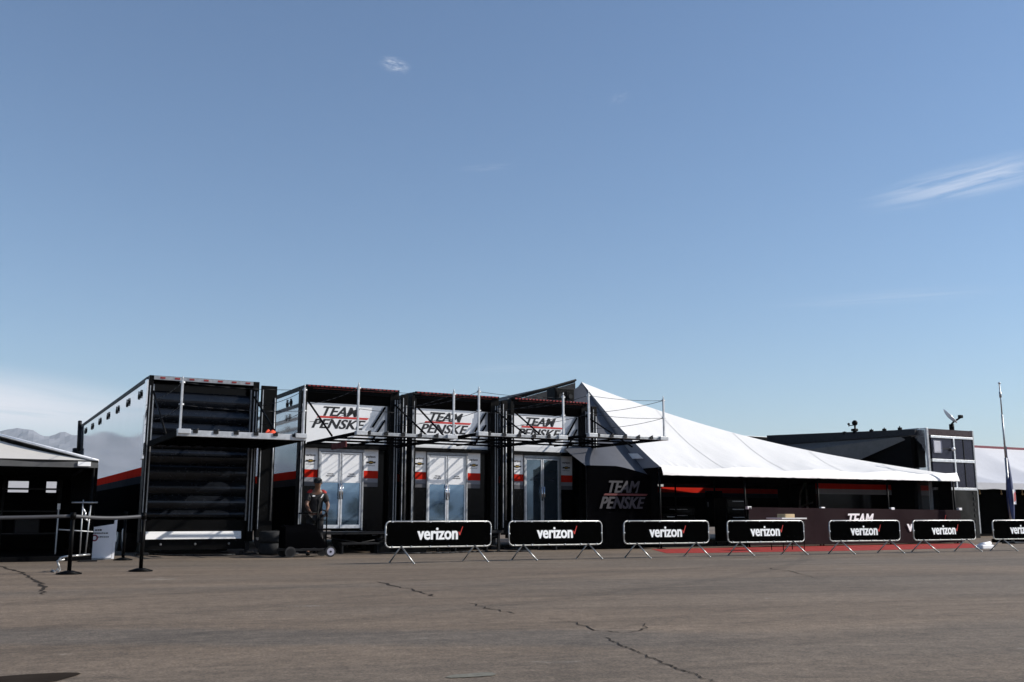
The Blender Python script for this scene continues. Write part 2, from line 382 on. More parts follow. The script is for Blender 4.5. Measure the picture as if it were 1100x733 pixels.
crack([(590, 664), (620, 669), (648, 679)], .01)
crack([(820, 610), (850, 614), (880, 623)], .012)
blotch_m = mat('dark_blotch', (.03, .024, .02), 1., spec=0., var=.2)
b = MB(); c = atZ(28, 730); b.face([(c.x+.26*math.cos(t)*(1+.2*math.sin(3*t)), c.y+.2*math.sin(t)*(1+.15*math.cos(2*t)), .004) for t in [i*.2618 for i in range(24)]])  # small blotch darker than the asphalt around it
tag(b.build('dark_blotch', blotch_m), kind='structure')
pale = mat('pale_patch', (.14, .13, .1), .9, var=.25, scale=20)
for px, py, a, c_ in ((508, 726, .16, .07),):
    b = MB(); c = atZ(px, py); b.face([(c.x+a*math.cos(t)*random.uniform(.8, 1.2), c.y+c_*math.sin(t)*random.uniform(.8, 1.2), .004) for t in [i*.5236 for i in range(12)]])
    tag(b.build('pale_patch', pale), kind='structure')

# ------------------------------------------------------------------ mountains
mm = mat('hazed_rock', (.17, .175, .2), .95, var=.12, scale=.004)  # paled and blued: part of the distance haze is in the rock colour
def mountain(az0, az1, dist, hf, seed, n=700, m=60):
    b = MB()
    def fn(u, v):
        az = R(az0+(az1-az0)*u); r = dist+3200*v
        ridge = 1-abs(2*v-1)
        h = hf(az0+(az1-az0)*u)*(ridge**.75)*1.18
        p = Vector((math.sin(az)*r/900, math.cos(az)*r/900, seed))
        h *= .9+.11*noise.fractal(p*2.4, 1., 2.1, 6)-.06*abs(noise.noise(p*2.1))
        return Vector((math.sin(az)*r, math.cos(az)*r, max(-15, h*.8) if 0 < v < 1 else -15))
    b.grid(fn, n, m, False); return b
def prof(a):      # azimuth clockwise from +Y; photo left edge is about 2 degrees
    t = min(1, max(0, (a-12)/7)); t = t*t*(3-2*t)
    return 945*(1-t)+480*t
tag(mountain(-50, 125, 8600, prof, 3.).build('mountains', mm), 'hazy bare mountain range on the horizon', kind='structure')
tag(mountain(125, 310, 9000, lambda a: 330, 8., 200, 20).build('mountains', mm), 'bare mountain range across the valley behind the viewer', kind='structure')

# far row of desert trees on the open sides of the paddock (seen mirrored in panels and glass)
leaf = mat('dry_foliage', (.045, .05, .025), .9, var=.3, scale=.5)
b = MB(); rt_ = random.Random(3)
def far_tree(x, y, h):
    b.tube((x, y, 0), (x, y, h*.5), .12*h/4, 5, .05)
    for k in range(46):
        a = rt_.uniform(0, 6.28); e = rt_.uniform(-1, 1); q = rt_.random()**.4
        c = Vector((x+h*.42*q*math.cos(a)*math.sqrt(1-e*e), y+h*.42*q*math.sin(a)*math.sqrt(1-e*e), h*.62+h*.36*q*e))
        n = Vector((rt_.uniform(-1, 1), rt_.uniform(-1, 1), rt_.uniform(-1, 1))).normalized(); u = n.orthogonal().normalized()*h*.11; v = n.cross(u)
        b.face([c-u-v*.6, c+u-v, c+u*.7+v, c-u+v*.8])
for k in range(90):
    a = R(175+k*1.9+rt_.uniform(-.8, .8)); d = rt_.uniform(120, 150)
    if k < 30: a = R(150+k*2.2+rt_.uniform(-1, 1)); d = rt_.uniform(84, 100)
    far_tree(math.cos(a)*d+5, math.sin(a)*d, rt_.uniform(2.2, 4.6))
tag(b.build('far_trees', leaf), 'far row of low desert trees around the open side of the paddock', kind='stuff')

# ------------------------------------------------------------------ transporters
W = 2.65; H = 4.25
def rail_post(b, x, y, z, h=1.02):
    b.box(x-.022, x+.022, y-.022, y+.022, z, z+h, .005)
    b.tube((x, y, z+h), (x, y, z+h+.07), .012)
    for k in (.5, .95): b.tube((x-.05, y, z+h*k), (x+.05, y, z+h*k), .02)
def platform(root, zp, Ln, right=0., left=0., em=None, eh=.1, red_end=False, solid=False):
    """raised lift gate folded out towards the viewer at mid height"""
    y0, y1 = -Ln, -.12
    b = MB()
    if solid:
        b.box(.16-left, W-.1+right, y0+.06, y1, zp+.02, zp+.075)
        for i in range(9): x = .2+i*.285; b.box(x-.03, x+.03, y0+.08, y1-.02, zp-.0, zp+.018)
    else:
        for i in range(4): y = y0+.4+i*.95; b.box(.16, W-.1, y-.02, y+.02, zp+.03, zp+.075)
        for x in (1.3,): b.box(x-.015, x+.015, y0+.06, y1, zp+.031, zp+.07)
    deck = b.build('lift_platform', black_matt, root)
    b = MB(); b.box(.1-left, W-.04+right, y0, y0+.055, zp+.1-eh, zp+.1, .008)
    b.build('edge_frame', em or alu_dull, deck)
    for x in (.1-left, W-.095+right):
        MB().box(x, x+.055, y0+.057, y1, zp+.1-eh, zp+.1, .008).build('side_beam', black_deep, deck)
    for i in range(6):
        x = .35+i*.42; b = MB(); b.box(x, x+.1, y0-.02, y0+.04, zp+.04, zp+.102); b.tube((x+.05, y0+.02, zp+.1), (x+.12, y0+.03, zp+.13), .018); b.build('latch', steel_dark, deck)
    for x in (.1-left, W-.3+right):
        MB().box(x, x+.26, y0-.05, y0+.1, zp+.02, zp+.12, .01).build('corner_block', post_alu, deck)
    px = (.16-left, W-.1+right)
    for x in px:
        b = MB(); rail_post(b, x, y0+.06, zp+.12); b.build('rail_post', post_alu, deck)
    for k in (.5, .97):
        for x in px:
            b = MB()
            q = [Vector((x, y0+.06+(Ln-.2)*t, zp+.12+k-.09*4*t*(1-t)*(1-k*.3))) for t in [i/8 for i in range(9)]]
            for a, c in zip(q, q[1:]): b.tube(a, c, .007, 5)
            b.build('safety_wire', steel_dark, deck)
        b = MB(); q = [Vector((px[0]+(px[1]-px[0])*t, y0+.06, zp+.12+k-.05*4*t*(1-t))) for t in [i/8 for i in range(9)]]
        for a, c in zip(q, q[1:]): b.tube(a, c, .006, 5)
        b.build('safety_wire', steel_dark, deck)
    for x in (.1, W-.12):
        b = MB(); b.tube((x, -.08, 3.86), (x, -2.1 if x < 1 else -2.4, zp+.12), .024, 8)
        b.build('support_strut', black_satin, root)
    if red_end:
        b = MB(); b.box(.16, .2, -2.9, -1.9, zp-.2, zp-.06, .01); b.build('reflector_panel', letter_dred, deck)
def wheel(root, x, y, side):
    b = MB(); b.tube((x, y, .5), (x+.28, y, .5), .5, 28); t = b.build('wheel', rubber, root)
    xx = x-.006 if side < 0 else x+.286
    b = MB(); b.tube((xx, y, .5), (xx+.012*(1 if side < 0 else -1), y, .5), .27, 20); b.tube((xx-.03, y, .5), (xx+.03, y, .5), .09, 12); b.build('rim', alu, t)
def body(root, Ln, wrap=mirror_wrap, windows=False):
    """box trailer: origin at its rear left foot, x to the right, y towards the front"""
    b = MB(); b.box(.012, W-.012, .3, Ln, .95, H-.02, .03); bd = b.build('body', black_gloss, root)
    for x0, x1 in ((0, .011), (W-.011, W)):
        s = -1 if x0 == 0 else 1
        b = MB(); b.box(x0, x1, .31, Ln-.06, 2.062, H-.12); b.build('side_panel', wrap, root)
        b = MB(); b.box(x0, x1, .31, Ln-.06, 1.86, 2.06); b.build('red_stripe', red_gloss, root)
        b = MB(); b.box(x0, x1, .31, Ln-.06, 1.68, 1.858); b.build('grey_stripe', grey_side, root)
        b = MB(); b.box(x0, x1, .31, Ln-.06, .5, 1.678); b.build('side_skirt', skirt_black, root)
        b = MB(); b.box(x0-.01 if s < 0 else x1-.02, x0+.02 if s < 0 else x1+.01, .3, Ln, H-.11, H+.0, .006); b.build('roof_rail', black_satin, root)
        for i in range(7):
            y = 1.0+i*2.0; b = MB()
            for dy, dz in ((0, 0), (.34, -.02)):
                xx = x0-.03 if s < 0 else x1
                b.box(xx, xx+.03, y+dy, y+dy+.09, H-.4+dz, H-.3+dz); b.tube((xx+.015, y+dy+.045, H-.45), (xx+.015, y+dy+.045, H-.24), .014, 6)
            b.box(xx+.005, xx+.02, y, y+.43, H-.35, H-.34)
            b.build('awning_bracket', black_satin, root)
    b = MB(); b.box(.03, W-.03, .2, Ln, H-.018, H+.02, .01); b.build('roof', alu_dull, root)
    for y in (2.6, 3.9):
        for s, x in ((-1, .02), (1, W-.3)): wheel(root, x, y, s)
    b = MB(); b.box(.3, W-.3, .4, Ln, .55, .94); b.build('chassis', steel_dark, root)
    return bd
def rear_frame(root, lights=10, thick=.1, rt=.16):
    b = MB()
    b.box(0, thick, -.06, .3, .3, H, .008); b.box(W-rt, W, -.06, .3, .3, H, .008); b.box(thick+.001, W-rt-.001, -.05, .3, H-.12, H-.002, .005)
    fr = b.build('rear_frame', black_satin, root)
    for x in (.03, W-.05, W-.12): MB().box(x-.01, x+.01, -.085, -.055, .55, H-.25).build('lift_track', alu_dull, fr)
    for i in range(lights):
        x = .3+i*(W-.6)/(lights-1)
        b = MB(); b.box(x-.06, x+.06, -.085, -.053, H-.075, H-.03, .006); b.build('marker_light', amber, fr)
    for x in (.08, W-.12):
        b = MB(); b.box(x-.05, x+.05, -.02, .08, .08, .299); b.box(x-.14, x+.14, -.12, .18, 0, .07, .01); b.build('stabiliser_foot', steel_dark, root)
def side_wing(root, x0, x1):
    b = MB(); b.box(x0, x1, -.2, -.13, .4, H-.1, .01); w_ = b.build('folded_door_leaf', black_satin, root)
    b = MB(); b.box(x0+.03, x0+.05, -.225, -.202, .6, H-.2); b.tube((x1-.05, -.21, .8), (x1-.05, -.21, H-.4), .018); b.build('lock_rod', alu_dull, w_)

# --- first: closed shutter of dark slats
Y0 = 25.0
t = thing('race_transporter', 'race transporter with a closed door of dark horizontal slats and a long silver side', 'transporter', (3.83, Y0, 0), 0, 'transporters parked in a row')
body(t, 15.2); rear_frame(t, 7)
b = MB(); b.box(.1, W-.16, -.075, -.052, H-.1, H-.012); b.build('light_bar', alu_dull, t)
prof_pts = []; z = .86
hs = [.2, .36, .34, .4, .36, .34, .3, .34, .42]
for h in hs:
    for k in range(9):
        a = k/8; prof_pts.append((.12-.075*math.sin(math.pi*a)**.8, z+h*a*.93))
    prof_pts.append((.15, z+h*.965)); z += h
pp = [(W*0+.1, .3, .86)]+[(.1, y, zz) for y, zz in prof_pts]+[(.1, .3, z)]
b = MB(); b.prism(pp[::-1], (W-.27, 0, 0)); b.build('slatted_door', slat_mat, t)
b = MB(); b.prism([(.14, -.03, .37), (.14, .0, .55), (.14, .03, .55), (.14, .02, .37)], (W-.42, 0, 0)); b.build('kick_plate', letter_white, t)
b = MB(); b.box(.1, W-.16, .06, .3, .12, .82); b.build('bumper', black_satin, t)
for i in range(3): MB().ball((.5+i*.8, .07, .25), .035, 8).build('tail_lamp', alu_dull, t)
for x in (.11, W-.19): MB().box(x, x+.028, .02, .1, .8, H-.2).build('door_guide', alu_dull, t)
b = MB(); b.box(-.055, -.005, -.04, .24, 2.24, H-.1, .01); b.build('corner_panel', mirror_wrap, t)
b = MB(); b.box(-.06, -.056, .02, .16, 2.35, 3.3); b.build('corner_reflector', white_panel, t)
side_wing(t, W+.02, W+.42)
platform(t, 2.56, 3.75, right=.16, left=.06, em=post_alu, eh=.13, solid=True)
b = MB(); b.path([(-.04, 14.7, 3.3), (-.04, 15.0, 4.2), (-.04, 15.05, 4.4)], .07); b.tube((-.06, 15.2, 2.2), (-.06, 15.3, 3.4), .14, 12); b.build('exhaust_stack', steel_dark, t)

# --- glass-door transporters
def door_transporter():
    t = thing('race_transporter', '', 'transporter', (0, 0, 0), 0, 'transporters parked in a row')
    body(t, 13.5); rear_frame(t, 22, .1, .26)
    # deep dark header over the entrance
    b = MB(); b.box(.101, W-.261, -.045, .3, H-.16, H-.125); b.prism([(.101, -.04, H-.165), (.101, .29, H-.165), (.101, .29, 3.84), (.101, .12, 3.84)], (W-.362, 0, 0)); b.build('header', black_satin, t)
    b = MB(); b.box(.04, W-.02, -.13, -.065, H-.06, H+.015, .01); hd = b.build('roof_lip', black_satin, t)
    for i in range(22):
        x = .12+i*(W-.24)/21; b = MB(); b.box(x-.035, x+.035, -.15, -.131, H-.03, H+.01, .004); b.build('marker_light', amber, hd)
    # back wall
    b = MB(); b.box(.101, W-.261, .13, .29, 2.76, 3.835); up = b.build('upper_panel', white_gloss, t)
    team_logo(t, .3, 3.17, 1.52, .127, letter_black, letter_red, .165)
    b = MB(); b.box(.101, W-.261, .02, .29, 2.66, 2.755); b.build('crossbeam', black_satin, t)
    for k, (x0, x1) in enumerate(((.101, .5), (1.75, 2.16))):
        b = MB(); b.box(x0, x1, .13, .29, 2.1, 2.655); wp = b.build('sponsor_panel', white_panel, t)
        b = MB(); b.box(x0, x1, .13, .29, 1.9, 2.098); b.build('red_stripe', red_gloss, t)
        b = MB(); b.box(x0, x1, .13, .29, 1.79, 1.898); b.build('grey_stripe', grey_gloss, t)
        b = MB(); b.box(x0, x1, .13, .29, 1.68, 1.788); b.build('dark_grey_stripe', grey_dark, t)
        b = MB(); b.box(x0, x1, .13, .29, .55, 1.678); b.build('lower_panel', black_gloss, t)
        text('lettering', 'verizon', letter_black, .27, .06, (x0+.06, .127, 2.44), wp, 0, .03)
        bow_tie(wp, (x0+x1)/2, 2.32, .27, .126, letter_black)
        bow_tie(wp, (x0+x1)/2, 2.32, .13, .1215, gold)
        text('lettering', 'CHEVROLET', letter_grey, .24, .03, (x0+.08, .127, 2.22), wp, 0, .01)
    b = MB(); b.box(2.161, W-.261, .13, .29, .55, 2.655); b.build('jamb_panel', black_gloss, t)
    # double glass doors
    b = MB()
    b.box(.505, .55, .08, .2, .55, 2.65, .004); b.box(1.70, 1.745, .08, .2, .55, 2.65, .004); b.box(.551, 1.699, .08, .2, 2.57, 2.65, .004)
    b.build('door_frame', alu_dull, t)
    for x0, x1 in ((.555, 1.118), (1.132, 1.695)):
        b = MB()
        b.box(x0, x0+.042, .1, .16, .6, 2.56, .004); b.box(x1-.042, x1, .1, .16, .6, 2.56, .004)
        b.box(x0+.043, x1-.043, .1, .16, .6, .69, .004); b.box(x0+.043, x1-.043, .1, .16, 2.52, 2.56, .004)
        d = b.build('door', alu, t)
        b = MB(); b.box(x0+.043, x1-.043, .12, .14, .691, 1.77); b.build('glass_pane', glass, d)
        b = MB(); b.box(x0+.043, x1-.043, .117, .14, 1.772, 2.519); b.build('white_poster', white_gloss, d)
        text('lettering', 'TEAM', letter_grey, .17, .035, (x0+.2, .114, 1.98), d, .3, .03)
        text('lettering', 'PENSKE', letter_grey, .25, .035, (x0+.16, .114, 1.925), d, .3, .03)
        hx = x1-.03 if x0 < 1 else x0+.03
        b = MB(); b.tube((hx, .05, 1.35), (hx, .05, 1.75), .018); b.tube((hx, .05, 1.38), (hx, .11, 1.38), .012); b.tube((hx, .05, 1.72), (hx, .11, 1.72), .012); b.build('door_handle', chrome, d)
    # entrance landing
    b = MB(); b.box(.3, 2.3, -1.0, .1, .46, .53, .01)
    for x in (.4, 2.2):
        for y in (-.9, -.1): b.box(x-.03, x+.03, y-.03, y+.03, 0, .459)
    b.tube((.4, -.9, .1), (2.2, -.9, .4), .015); b.tube((.4, -.9, .4), (2.2, -.9, .1), .015)
    ld = b.build('landing', steel_dark, t)
    b = MB(); b.box(.7, 1.7, -1.3, -1.02, .22, .27, .008); b.box(.72, .76, -1.28, -1.04, 0, .219); b.box(1.64, 1.68, -1.28, -1.04, 0, .219); b.build('step', steel_dark, ld)
    # dark diagonal brace on the right
    for z0 in (2.95, 3.3):
        b = MB(); b.tube((2.3, .06, z0+.5), (1.95, .06, z0-.05), .028); b.build('brace', black_satin, t)
    side_wing(t, W+.02, W+.2)
    b = MB(); b.box(-.1, -.02, -.2, .05, .4, H-.12, .01); wl = b.build('folded_door_leaf', black_satin, t)
    b = MB(); b.box(-.075, -.045, -.225, -.202, .5, H-.5); b.build('lock_rod', alu_dull, wl)
    return t
t2 = door_transporter(); t2.location = (7.63, Y0, 0)
t2['label'] = 'black race transporter with glass double doors, right behind the man with the cart'
platform(t2, 2.68, 3.75, em=alu_dull, eh=.075, red_end=True)
t3 = copy_tree(t2); t3.location = (10.68, Y0-.02, .0)
t3['label'] = 'black race transporter with glass double doors, squeezed between two others like it'
t4 = copy_tree(t2); t4.location = (13.72, Y0-.04, .0)
t4['label'] = 'black race transporter with glass double doors, nearest the big white tent'
def swap(o):
    for c in kids(o):
        if c.name.startswith('white_poster'):
            c.name = 'glass_pane'; c.data = c.data.copy(); c.data.materials.clear(); c.data.materials.append(glass_deep)
        elif c.name.startswith('glass_pane'): c.data = c.data.copy(); c.data.materials.clear(); c.data.materials.append(glass_deep)
        elif c.name.startswith('door'): swap(c)
glass_deep = mat('deep_tinted_glass', (.13, .18, .22), .05, metal=.8, var=.1)
swap(t4)
def lift(tr, dz, dx=0):
    for c in kids(tr):
        if c.name.startswith('lift_platform'): c.location.z += dz; c.location.x += dx
lift(t3, .1); lift(t4, .19, .1)
for tr in (t3, t4):
    for c in kids(tr):
        if c.name.startswith('lift_platform'):
            for g in kids(c):
                if g.name.startswith('reflector_panel'): bpy.data.objects.remove(g)
# slide the struts to the raised platforms
# loose things on and around the platforms
def pile(name, label, cat, loc, sx, sy, sz, m):
    b = MB(); b.grid(lambda u, v: Vector(((u-.5)*sx, (v-.5)*sy, sz*max(0, 1-(abs(2*u-1)**3+abs(2*v-1)**3))*(.7+.6*noise.noise(Vector((u*4, v*4, sx*9)))))), 14, 14)
    b.box(-sx*.45, sx*.45, -sy*.4, sy*.4, 0, .012)
    return tag(b.build(name, m, None, loc), label, cat)
pile('folded_cloth', 'small bright orange cloth lying on the first lift platform', 'cloth', (5.95, 21.75, 2.64), .32, .3, .16, orange_cloth)
tag(MB().box(-.25, .25, -.2, .2, 0, .34, .02).box(-.27, .27, -.22, .22, .341, .37, .01).build('equipment_box', black_satin, None, (10.1, 26.2, 0)), 'low black box on the ground at the foot of the entrance steps', 'box')
b = MB(); b.box(-.65, .65, -.3, .3, 0, .3, .02); b.box(-.6, .6, -.28, .28, .301, .33, .005); b.box(-.3, .3, -.32, -.301, .1, .16, .005)
tag(b.build('step_box', black_satin, None, (9.95, 24.0, 0)), 'low black step box standing before the glass doors left of the nearest banner barrier', 'step box')

# small antennas on transporter roofs
for x, y, n in ((14.4, 27.5, 0), (14.6, 27.7, 1)):
    b = MB(); b.tube((0, 0, 0), (0, 0, .18), .03); b.ball((0, 0, .2), .05, 8); b.box(-.05, .05, -.05, .05, 0, .03)
    tag(b.build('roof_antenna', black_satin, None, (x, y, H+.02)), ('left' if n == 0 else 'right')+' one of two stubby black antennas on the roof nearest the big white tent', 'antenna', 'stubby roof antennas')

# power cables trailing on the ground under the rear ends
def cable(label, pts, rr=.018):
    b = MB(); P = [Vector(p) for p in pts]; Q = []
    for i in range(len(P)-1):
        p0, p1, p2, p3 = P[max(i-1, 0)], P[i], P[i+1], P[min(i+2, len(P)-1)]
        for k in range(6):
            t_ = k/6; Q.append(.5*((2*p1)+(p2-p0)*t_+(2*p0-5*p1+4*p2-p3)*t_*t_+(3*p1-p0-3*p2+p3)*t_**3))
    Q.append(P[-1]); b.path(Q, rr, 6); tag(b.build('power_cable', rubber), label, 'cable', 'cables on the asphalt behind the transporters')
cable('black cable snaking over the asphalt beneath the slatted transporter door', [(4.2, 25.2, .02), (4.6, 24.2, .02), (5.6, 24.0, .02), (6.6, 24.6, .02), (7.3, 23.9, .02), (7.5, 25.6, .02)])
cable('black cable looping past the black step box towards the middle transporter', [(10.3, 25.3, .02), (9.2, 23.4, .02), (10.6, 22.8, .02), (11.8, 23.3, .02), (13.2, 22.9, .02), (13.6, 25.3, .02)])
# ------------------------------------------------------------------ big white tent
FL = Vector((17.6, 23.1, 2.3)); FR = Vector((30.4, 23.1, 2.34)); AP = Vector((17.75, 27.4, 5.28)); BL = Vector((17.6, 32.2, 2.3)); BR = Vector((30.4, 31.5, 2.34))
tent = thing('marquee_tent', 'big white marquee sloping from a high peak on the left to a low right corner', 'tent', (17.6, 23.1, 0))
O = -Vector((17.6, 23.1, 0))
def hip(u): # apex -> front right, sagging
    p = AP.lerp(FR, u); p.z -= .95*math.sin(math.pi*u)**.9*(1-.35*u)*.5*1.15; return p
def hipL(v):
    p = FL.lerp(AP, v); p.z -= .1*math.sin(math.pi*v); return p
def facet(u, v):
    e = FL.lerp(FR, u); e.z += .035*math.cos(u*8*math.pi)-.02
    tpt = hip(u); p = e.lerp(tpt, v)
    p.z -= .22*math.sin(math.pi*v)*(1-u)
    p.z += .035*math.sin(u*math.pi*5)**2*math.sin(math.pi*min(1, v*1.3))   # panels belly between the seams
    p.y += 0
    p.z += .02*noise.noise(Vector((u*26, v*5, 1)))*(1-v)+.03*noise.noise(Vector((u*110, v*9, 4)))*math.exp(-(v/.09)**2)
    return p+O
b = MB(); b.grid(facet, 260, 60); roof_f = b.build('roof_front', tent_white, tent)
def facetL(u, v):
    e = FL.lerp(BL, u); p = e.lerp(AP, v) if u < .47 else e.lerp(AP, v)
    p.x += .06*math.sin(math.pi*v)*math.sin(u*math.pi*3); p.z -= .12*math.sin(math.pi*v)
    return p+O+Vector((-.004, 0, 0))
b = MB(); b.grid(facetL, 24, 20); sideL = b.build('roof_side', tent_shaded, tent)
def facetB(u, v):
    return BL.lerp(BR, u).lerp(hip(u) if True else AP, v)+O+Vector((0, .01, -.01))
b = MB(); b.grid(facetB, 20, 6); b.build('roof_back', tent_white, tent)
b = MB(); b.face([FR+O, BR+O, hip(.999)+O+Vector((0, .2, .01))]); b.build('roof_right', tent_white, tent)
for i in range(1, 6):
    u = i/5-.01
    if u > .97: continue
    b = MB(); b.grid(lambda p, q: facet(u-.002+.004*p, q*.995)+Vector((0, -.004, .007)), 1, 30)
    b.build('seam', tent_white, tent)
# rolled valance along the eave
b = MB(); b.grid(lambda u, v: FL.lerp(FR, u)+O+Vector((0, -.02-.12*v-.02*math.sin(v*3.1), .02-.25*v+.035*math.cos(u*8*math.pi)*(1-v)+.012*noise.noise(Vector((u*60, v*2, 3))))), 120, 4)
b.build('valance', tent_white, tent)
b = MB(); b.grid(lambda u, v: FR.lerp(BR, u)+O+Vector((.05, 0, .02-.25*v)), 20, 3); b.build('valance', tent_white, tent)
# black sheet added under the roof to keep bounced daylight out
b = MB(); b.face([FL+O+Vector((.1, .1, -.16)), FR+O+Vector((-.1, .1, -.16)), BR+O+Vector((-.1, -.1, -.16)), BL+O+Vector((.1, -.1, -.16))]); b.build('added_shade_sheet', black_deep, tent)
b = MB(); b.face([BL+O, BR+O, BR+O-Vector((0, 0, 2.3)), BL+O-Vector((0, 0, 2.3))]); 
for px in (711.5, 803, 882, 957, 1028.5):
    p = atY(px, 545, 23.12); x = p.x+O.x
    b2 = MB(); b2.tube((x, .12, 0), (x, .12, 2.25), .032); b2.box(x-.09, x+.09, .03, .21, 0, .015); b2.build('leg', black_satin, tent)
for px in (726, 768, 850, 900):
    p = atY(px, 545, 27.); b2 = MB(); b2.tube((p.x+O.x, 3.9, 0), (p.x+O.x, 3.9, 2.25), .03); b2.build('leg', black_satin, tent)
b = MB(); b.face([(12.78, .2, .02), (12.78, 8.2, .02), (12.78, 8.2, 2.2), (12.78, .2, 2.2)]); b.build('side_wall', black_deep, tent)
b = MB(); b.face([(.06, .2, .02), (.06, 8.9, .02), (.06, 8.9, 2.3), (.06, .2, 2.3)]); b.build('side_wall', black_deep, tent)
# patch of sun on the shaded slope, made as a raised white piece
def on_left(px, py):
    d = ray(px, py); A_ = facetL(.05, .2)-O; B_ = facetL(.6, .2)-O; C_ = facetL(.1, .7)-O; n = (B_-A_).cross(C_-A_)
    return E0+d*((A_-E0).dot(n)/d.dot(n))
b = MB(); q = [on_left(*p)+O+Vector((-.12, -.12, .0)) for p in ((664, 488), (686, 488), (692, 493.2), (668, 494))]; b.prism(q, (-.01, -.01, .01)); b.build('sun_patch', letter_white, tent)
# front black wall with the grey lettering
def wall_top(u): return atY(632+78*u, 500+2.*u+9*max(0, (u-.45)/.55)**1.3, 23.6).z
wl = thing('wall_banner', 'black fabric wall with dark grey italic lettering closing the left end of the white tent', 'banner wall', (15.4, 23.6, 0))
apron_m = fabric_white('shaded_apron_fabric', (.085, .088, .1), 5.)
b = MB(); b.grid(lambda u, v: Vector((2.2*u, .03*math.sin(u*17)*v*(1-v)*2, .02+(wall_top(u)-.02)*v)), 40, 12); wp = b.build('panel', black_matt, wl)
team_logo(wl, .42, 1.12, 1.62, -.035, letter_grey, letter_dred)
# fabric slope joining the wall to the tent roof, shade put into its colour
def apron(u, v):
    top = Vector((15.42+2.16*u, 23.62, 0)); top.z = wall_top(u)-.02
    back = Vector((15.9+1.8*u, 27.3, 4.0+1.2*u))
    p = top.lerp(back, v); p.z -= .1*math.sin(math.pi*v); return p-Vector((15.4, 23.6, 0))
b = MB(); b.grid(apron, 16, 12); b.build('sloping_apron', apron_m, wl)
# dark awning between the last glass-door transporter and the tent peak
aw = thing('black_awning', 'dark blue grey awning roof rising to the white tent peak behind the transporters', 'awning', (16.4, 25.4, 0))
a0 = atY(618, 409.5, 27.3); 
q0 = a0; q1 = Vector((a0.x, 41, a0.z)); q2 = Vector((14.2, 41, 4.28)); q3 = Vector((14.2, 27.3, 4.28))
OA = -Vector((16.4, 25.4, 0))
b = MB(); b.prism([p+OA for p in (q0, q1, q2, q3)], (0, 0, -.05)); b.build('roof', gray_blue, aw)
b = MB(); b.prism([p+OA for p in (q0-Vector((0, 0, .06)), q3-Vector((0, 0, .06)), Vector((q3.x, q3.y, 3.9)), Vector((q0.x, q0.y, 3.9)))], (0, .05, 0)); b.build('gable', gray_blue, aw)
b = MB(); b.path([p+OA for p in (q0+Vector((0, -.04, .03)), q3+Vector((0, -.04, .03)))], .035); b.build('edge_tube', black_satin, aw)
for x in (q0.x-.1, 16.45):
    b = MB(); b.tube((x+OA.x, 1.8, 0), (x+OA.x, 1.8, 4.2), .04); b.build('post', black_satin, aw)
b = MB(); b.box(-.35, .35, -.25, .25, 0, .5, .03); b.box(-.3, -.05, -.27, -.252, .1, .4, .01); b.box(.05, .3, -.27, -.252, .1, .4, .01)
m_ = b.build('equipment_case', black_satin); m_.location = (16.0, 25.9, 4.27); tag(m_, 'black equipment case on the roof edge under the tent peak', 'case')
for c in (-.17, .18):
    MB().tube((c, -.275, .25), (c, -.3, .25), .07, 12).build('lamp', steel_dark, m_)
b = MB(); b.box(-.6, .5, -.3, .3, 0, .02); b.box(-.6, .6, -.04, .04, 0, .45, .02)
b.bm.free()
b = MB(); b.tube((0, 0, 0), (0, 0, 5.15), .05); b.build('post', black_satin, aw, (a0.x+.25+OA.x, 1.9, 0))

# fence banner
fx0, fx1 = atY(803, 560, 23.06).x, atY(1030, 560, 23.06).x
fn = thing('banner_fence', 'low dark brown banner fence with white lettering along the open tent front', 'fence', (fx0, 22.98, 0))
b = MB(); b.grid(lambda u, v: Vector(((fx1-fx0)*u, .025*math.sin(u*31)*math.sin(math.pi*v), .05+(1.08+.05*(1-u))*v)), 80, 6); b.build('panel', vinyl_brown, fn)
for px in (803, 882, 957, 1029.5):
    x = atY(px, 550, 23.06).x-fx0
    b = MB(); b.tube((x, .05, 0), (x, .05, 1.15), .03); p_ = b.build('post', black_satin, fn)
    b = MB(); b.box(x-.06, x+.1, .0, .1, 1.12, 1.2, .01); b.build('clamp', alu_bright, p_)
b = MB(); b.tube((0, .03, 1.16), (fx1-fx0, .03, 1.11), .018); b.build('top_rail', alu_dull, fn)
team_logo(fn, atY(902, 560, 22.98).x-fx0, .15, 1.75, -.035, letter_white, letter_red)
vx = atY(973.5, 565, 22.98).x-fx0
text('lettering', 'verizon', letter_white, 1.7, .34, (vx, -.035, .42), fn, 0, .02, .025); tick(fn, vx+1.72, .56, .4, -.035, letter_red)

# transporter lying across behind the tent, seen under the roof
t6 = thing('race_transporter', 'dark race transporter with red stripe, parked crosswise in the shade behind the tent', 'transporter', (41.5, 32.0, 0), R(90), None)
body(t6, 19.5, black_gloss); rear_frame(t6, 7)
b = MB(); b.box(-.035, -.013, 17.0, 18.2, 2.08, 2.2); b.build('sky_gap_strip', white_panel, t6)  # white strip standing in for a sunlit gap of sky
for y in (5, 9.5, 14):
    b = MB(); b.box(-.03, -.013, y, y+.9, .8, 1.95, .005); d_ = b.build('side_door', black_satin, t6); MB().box(-.06, -.031, y+.75, y+.8, 1.3, 1.5, .005).build('door_handle', alu, d_)
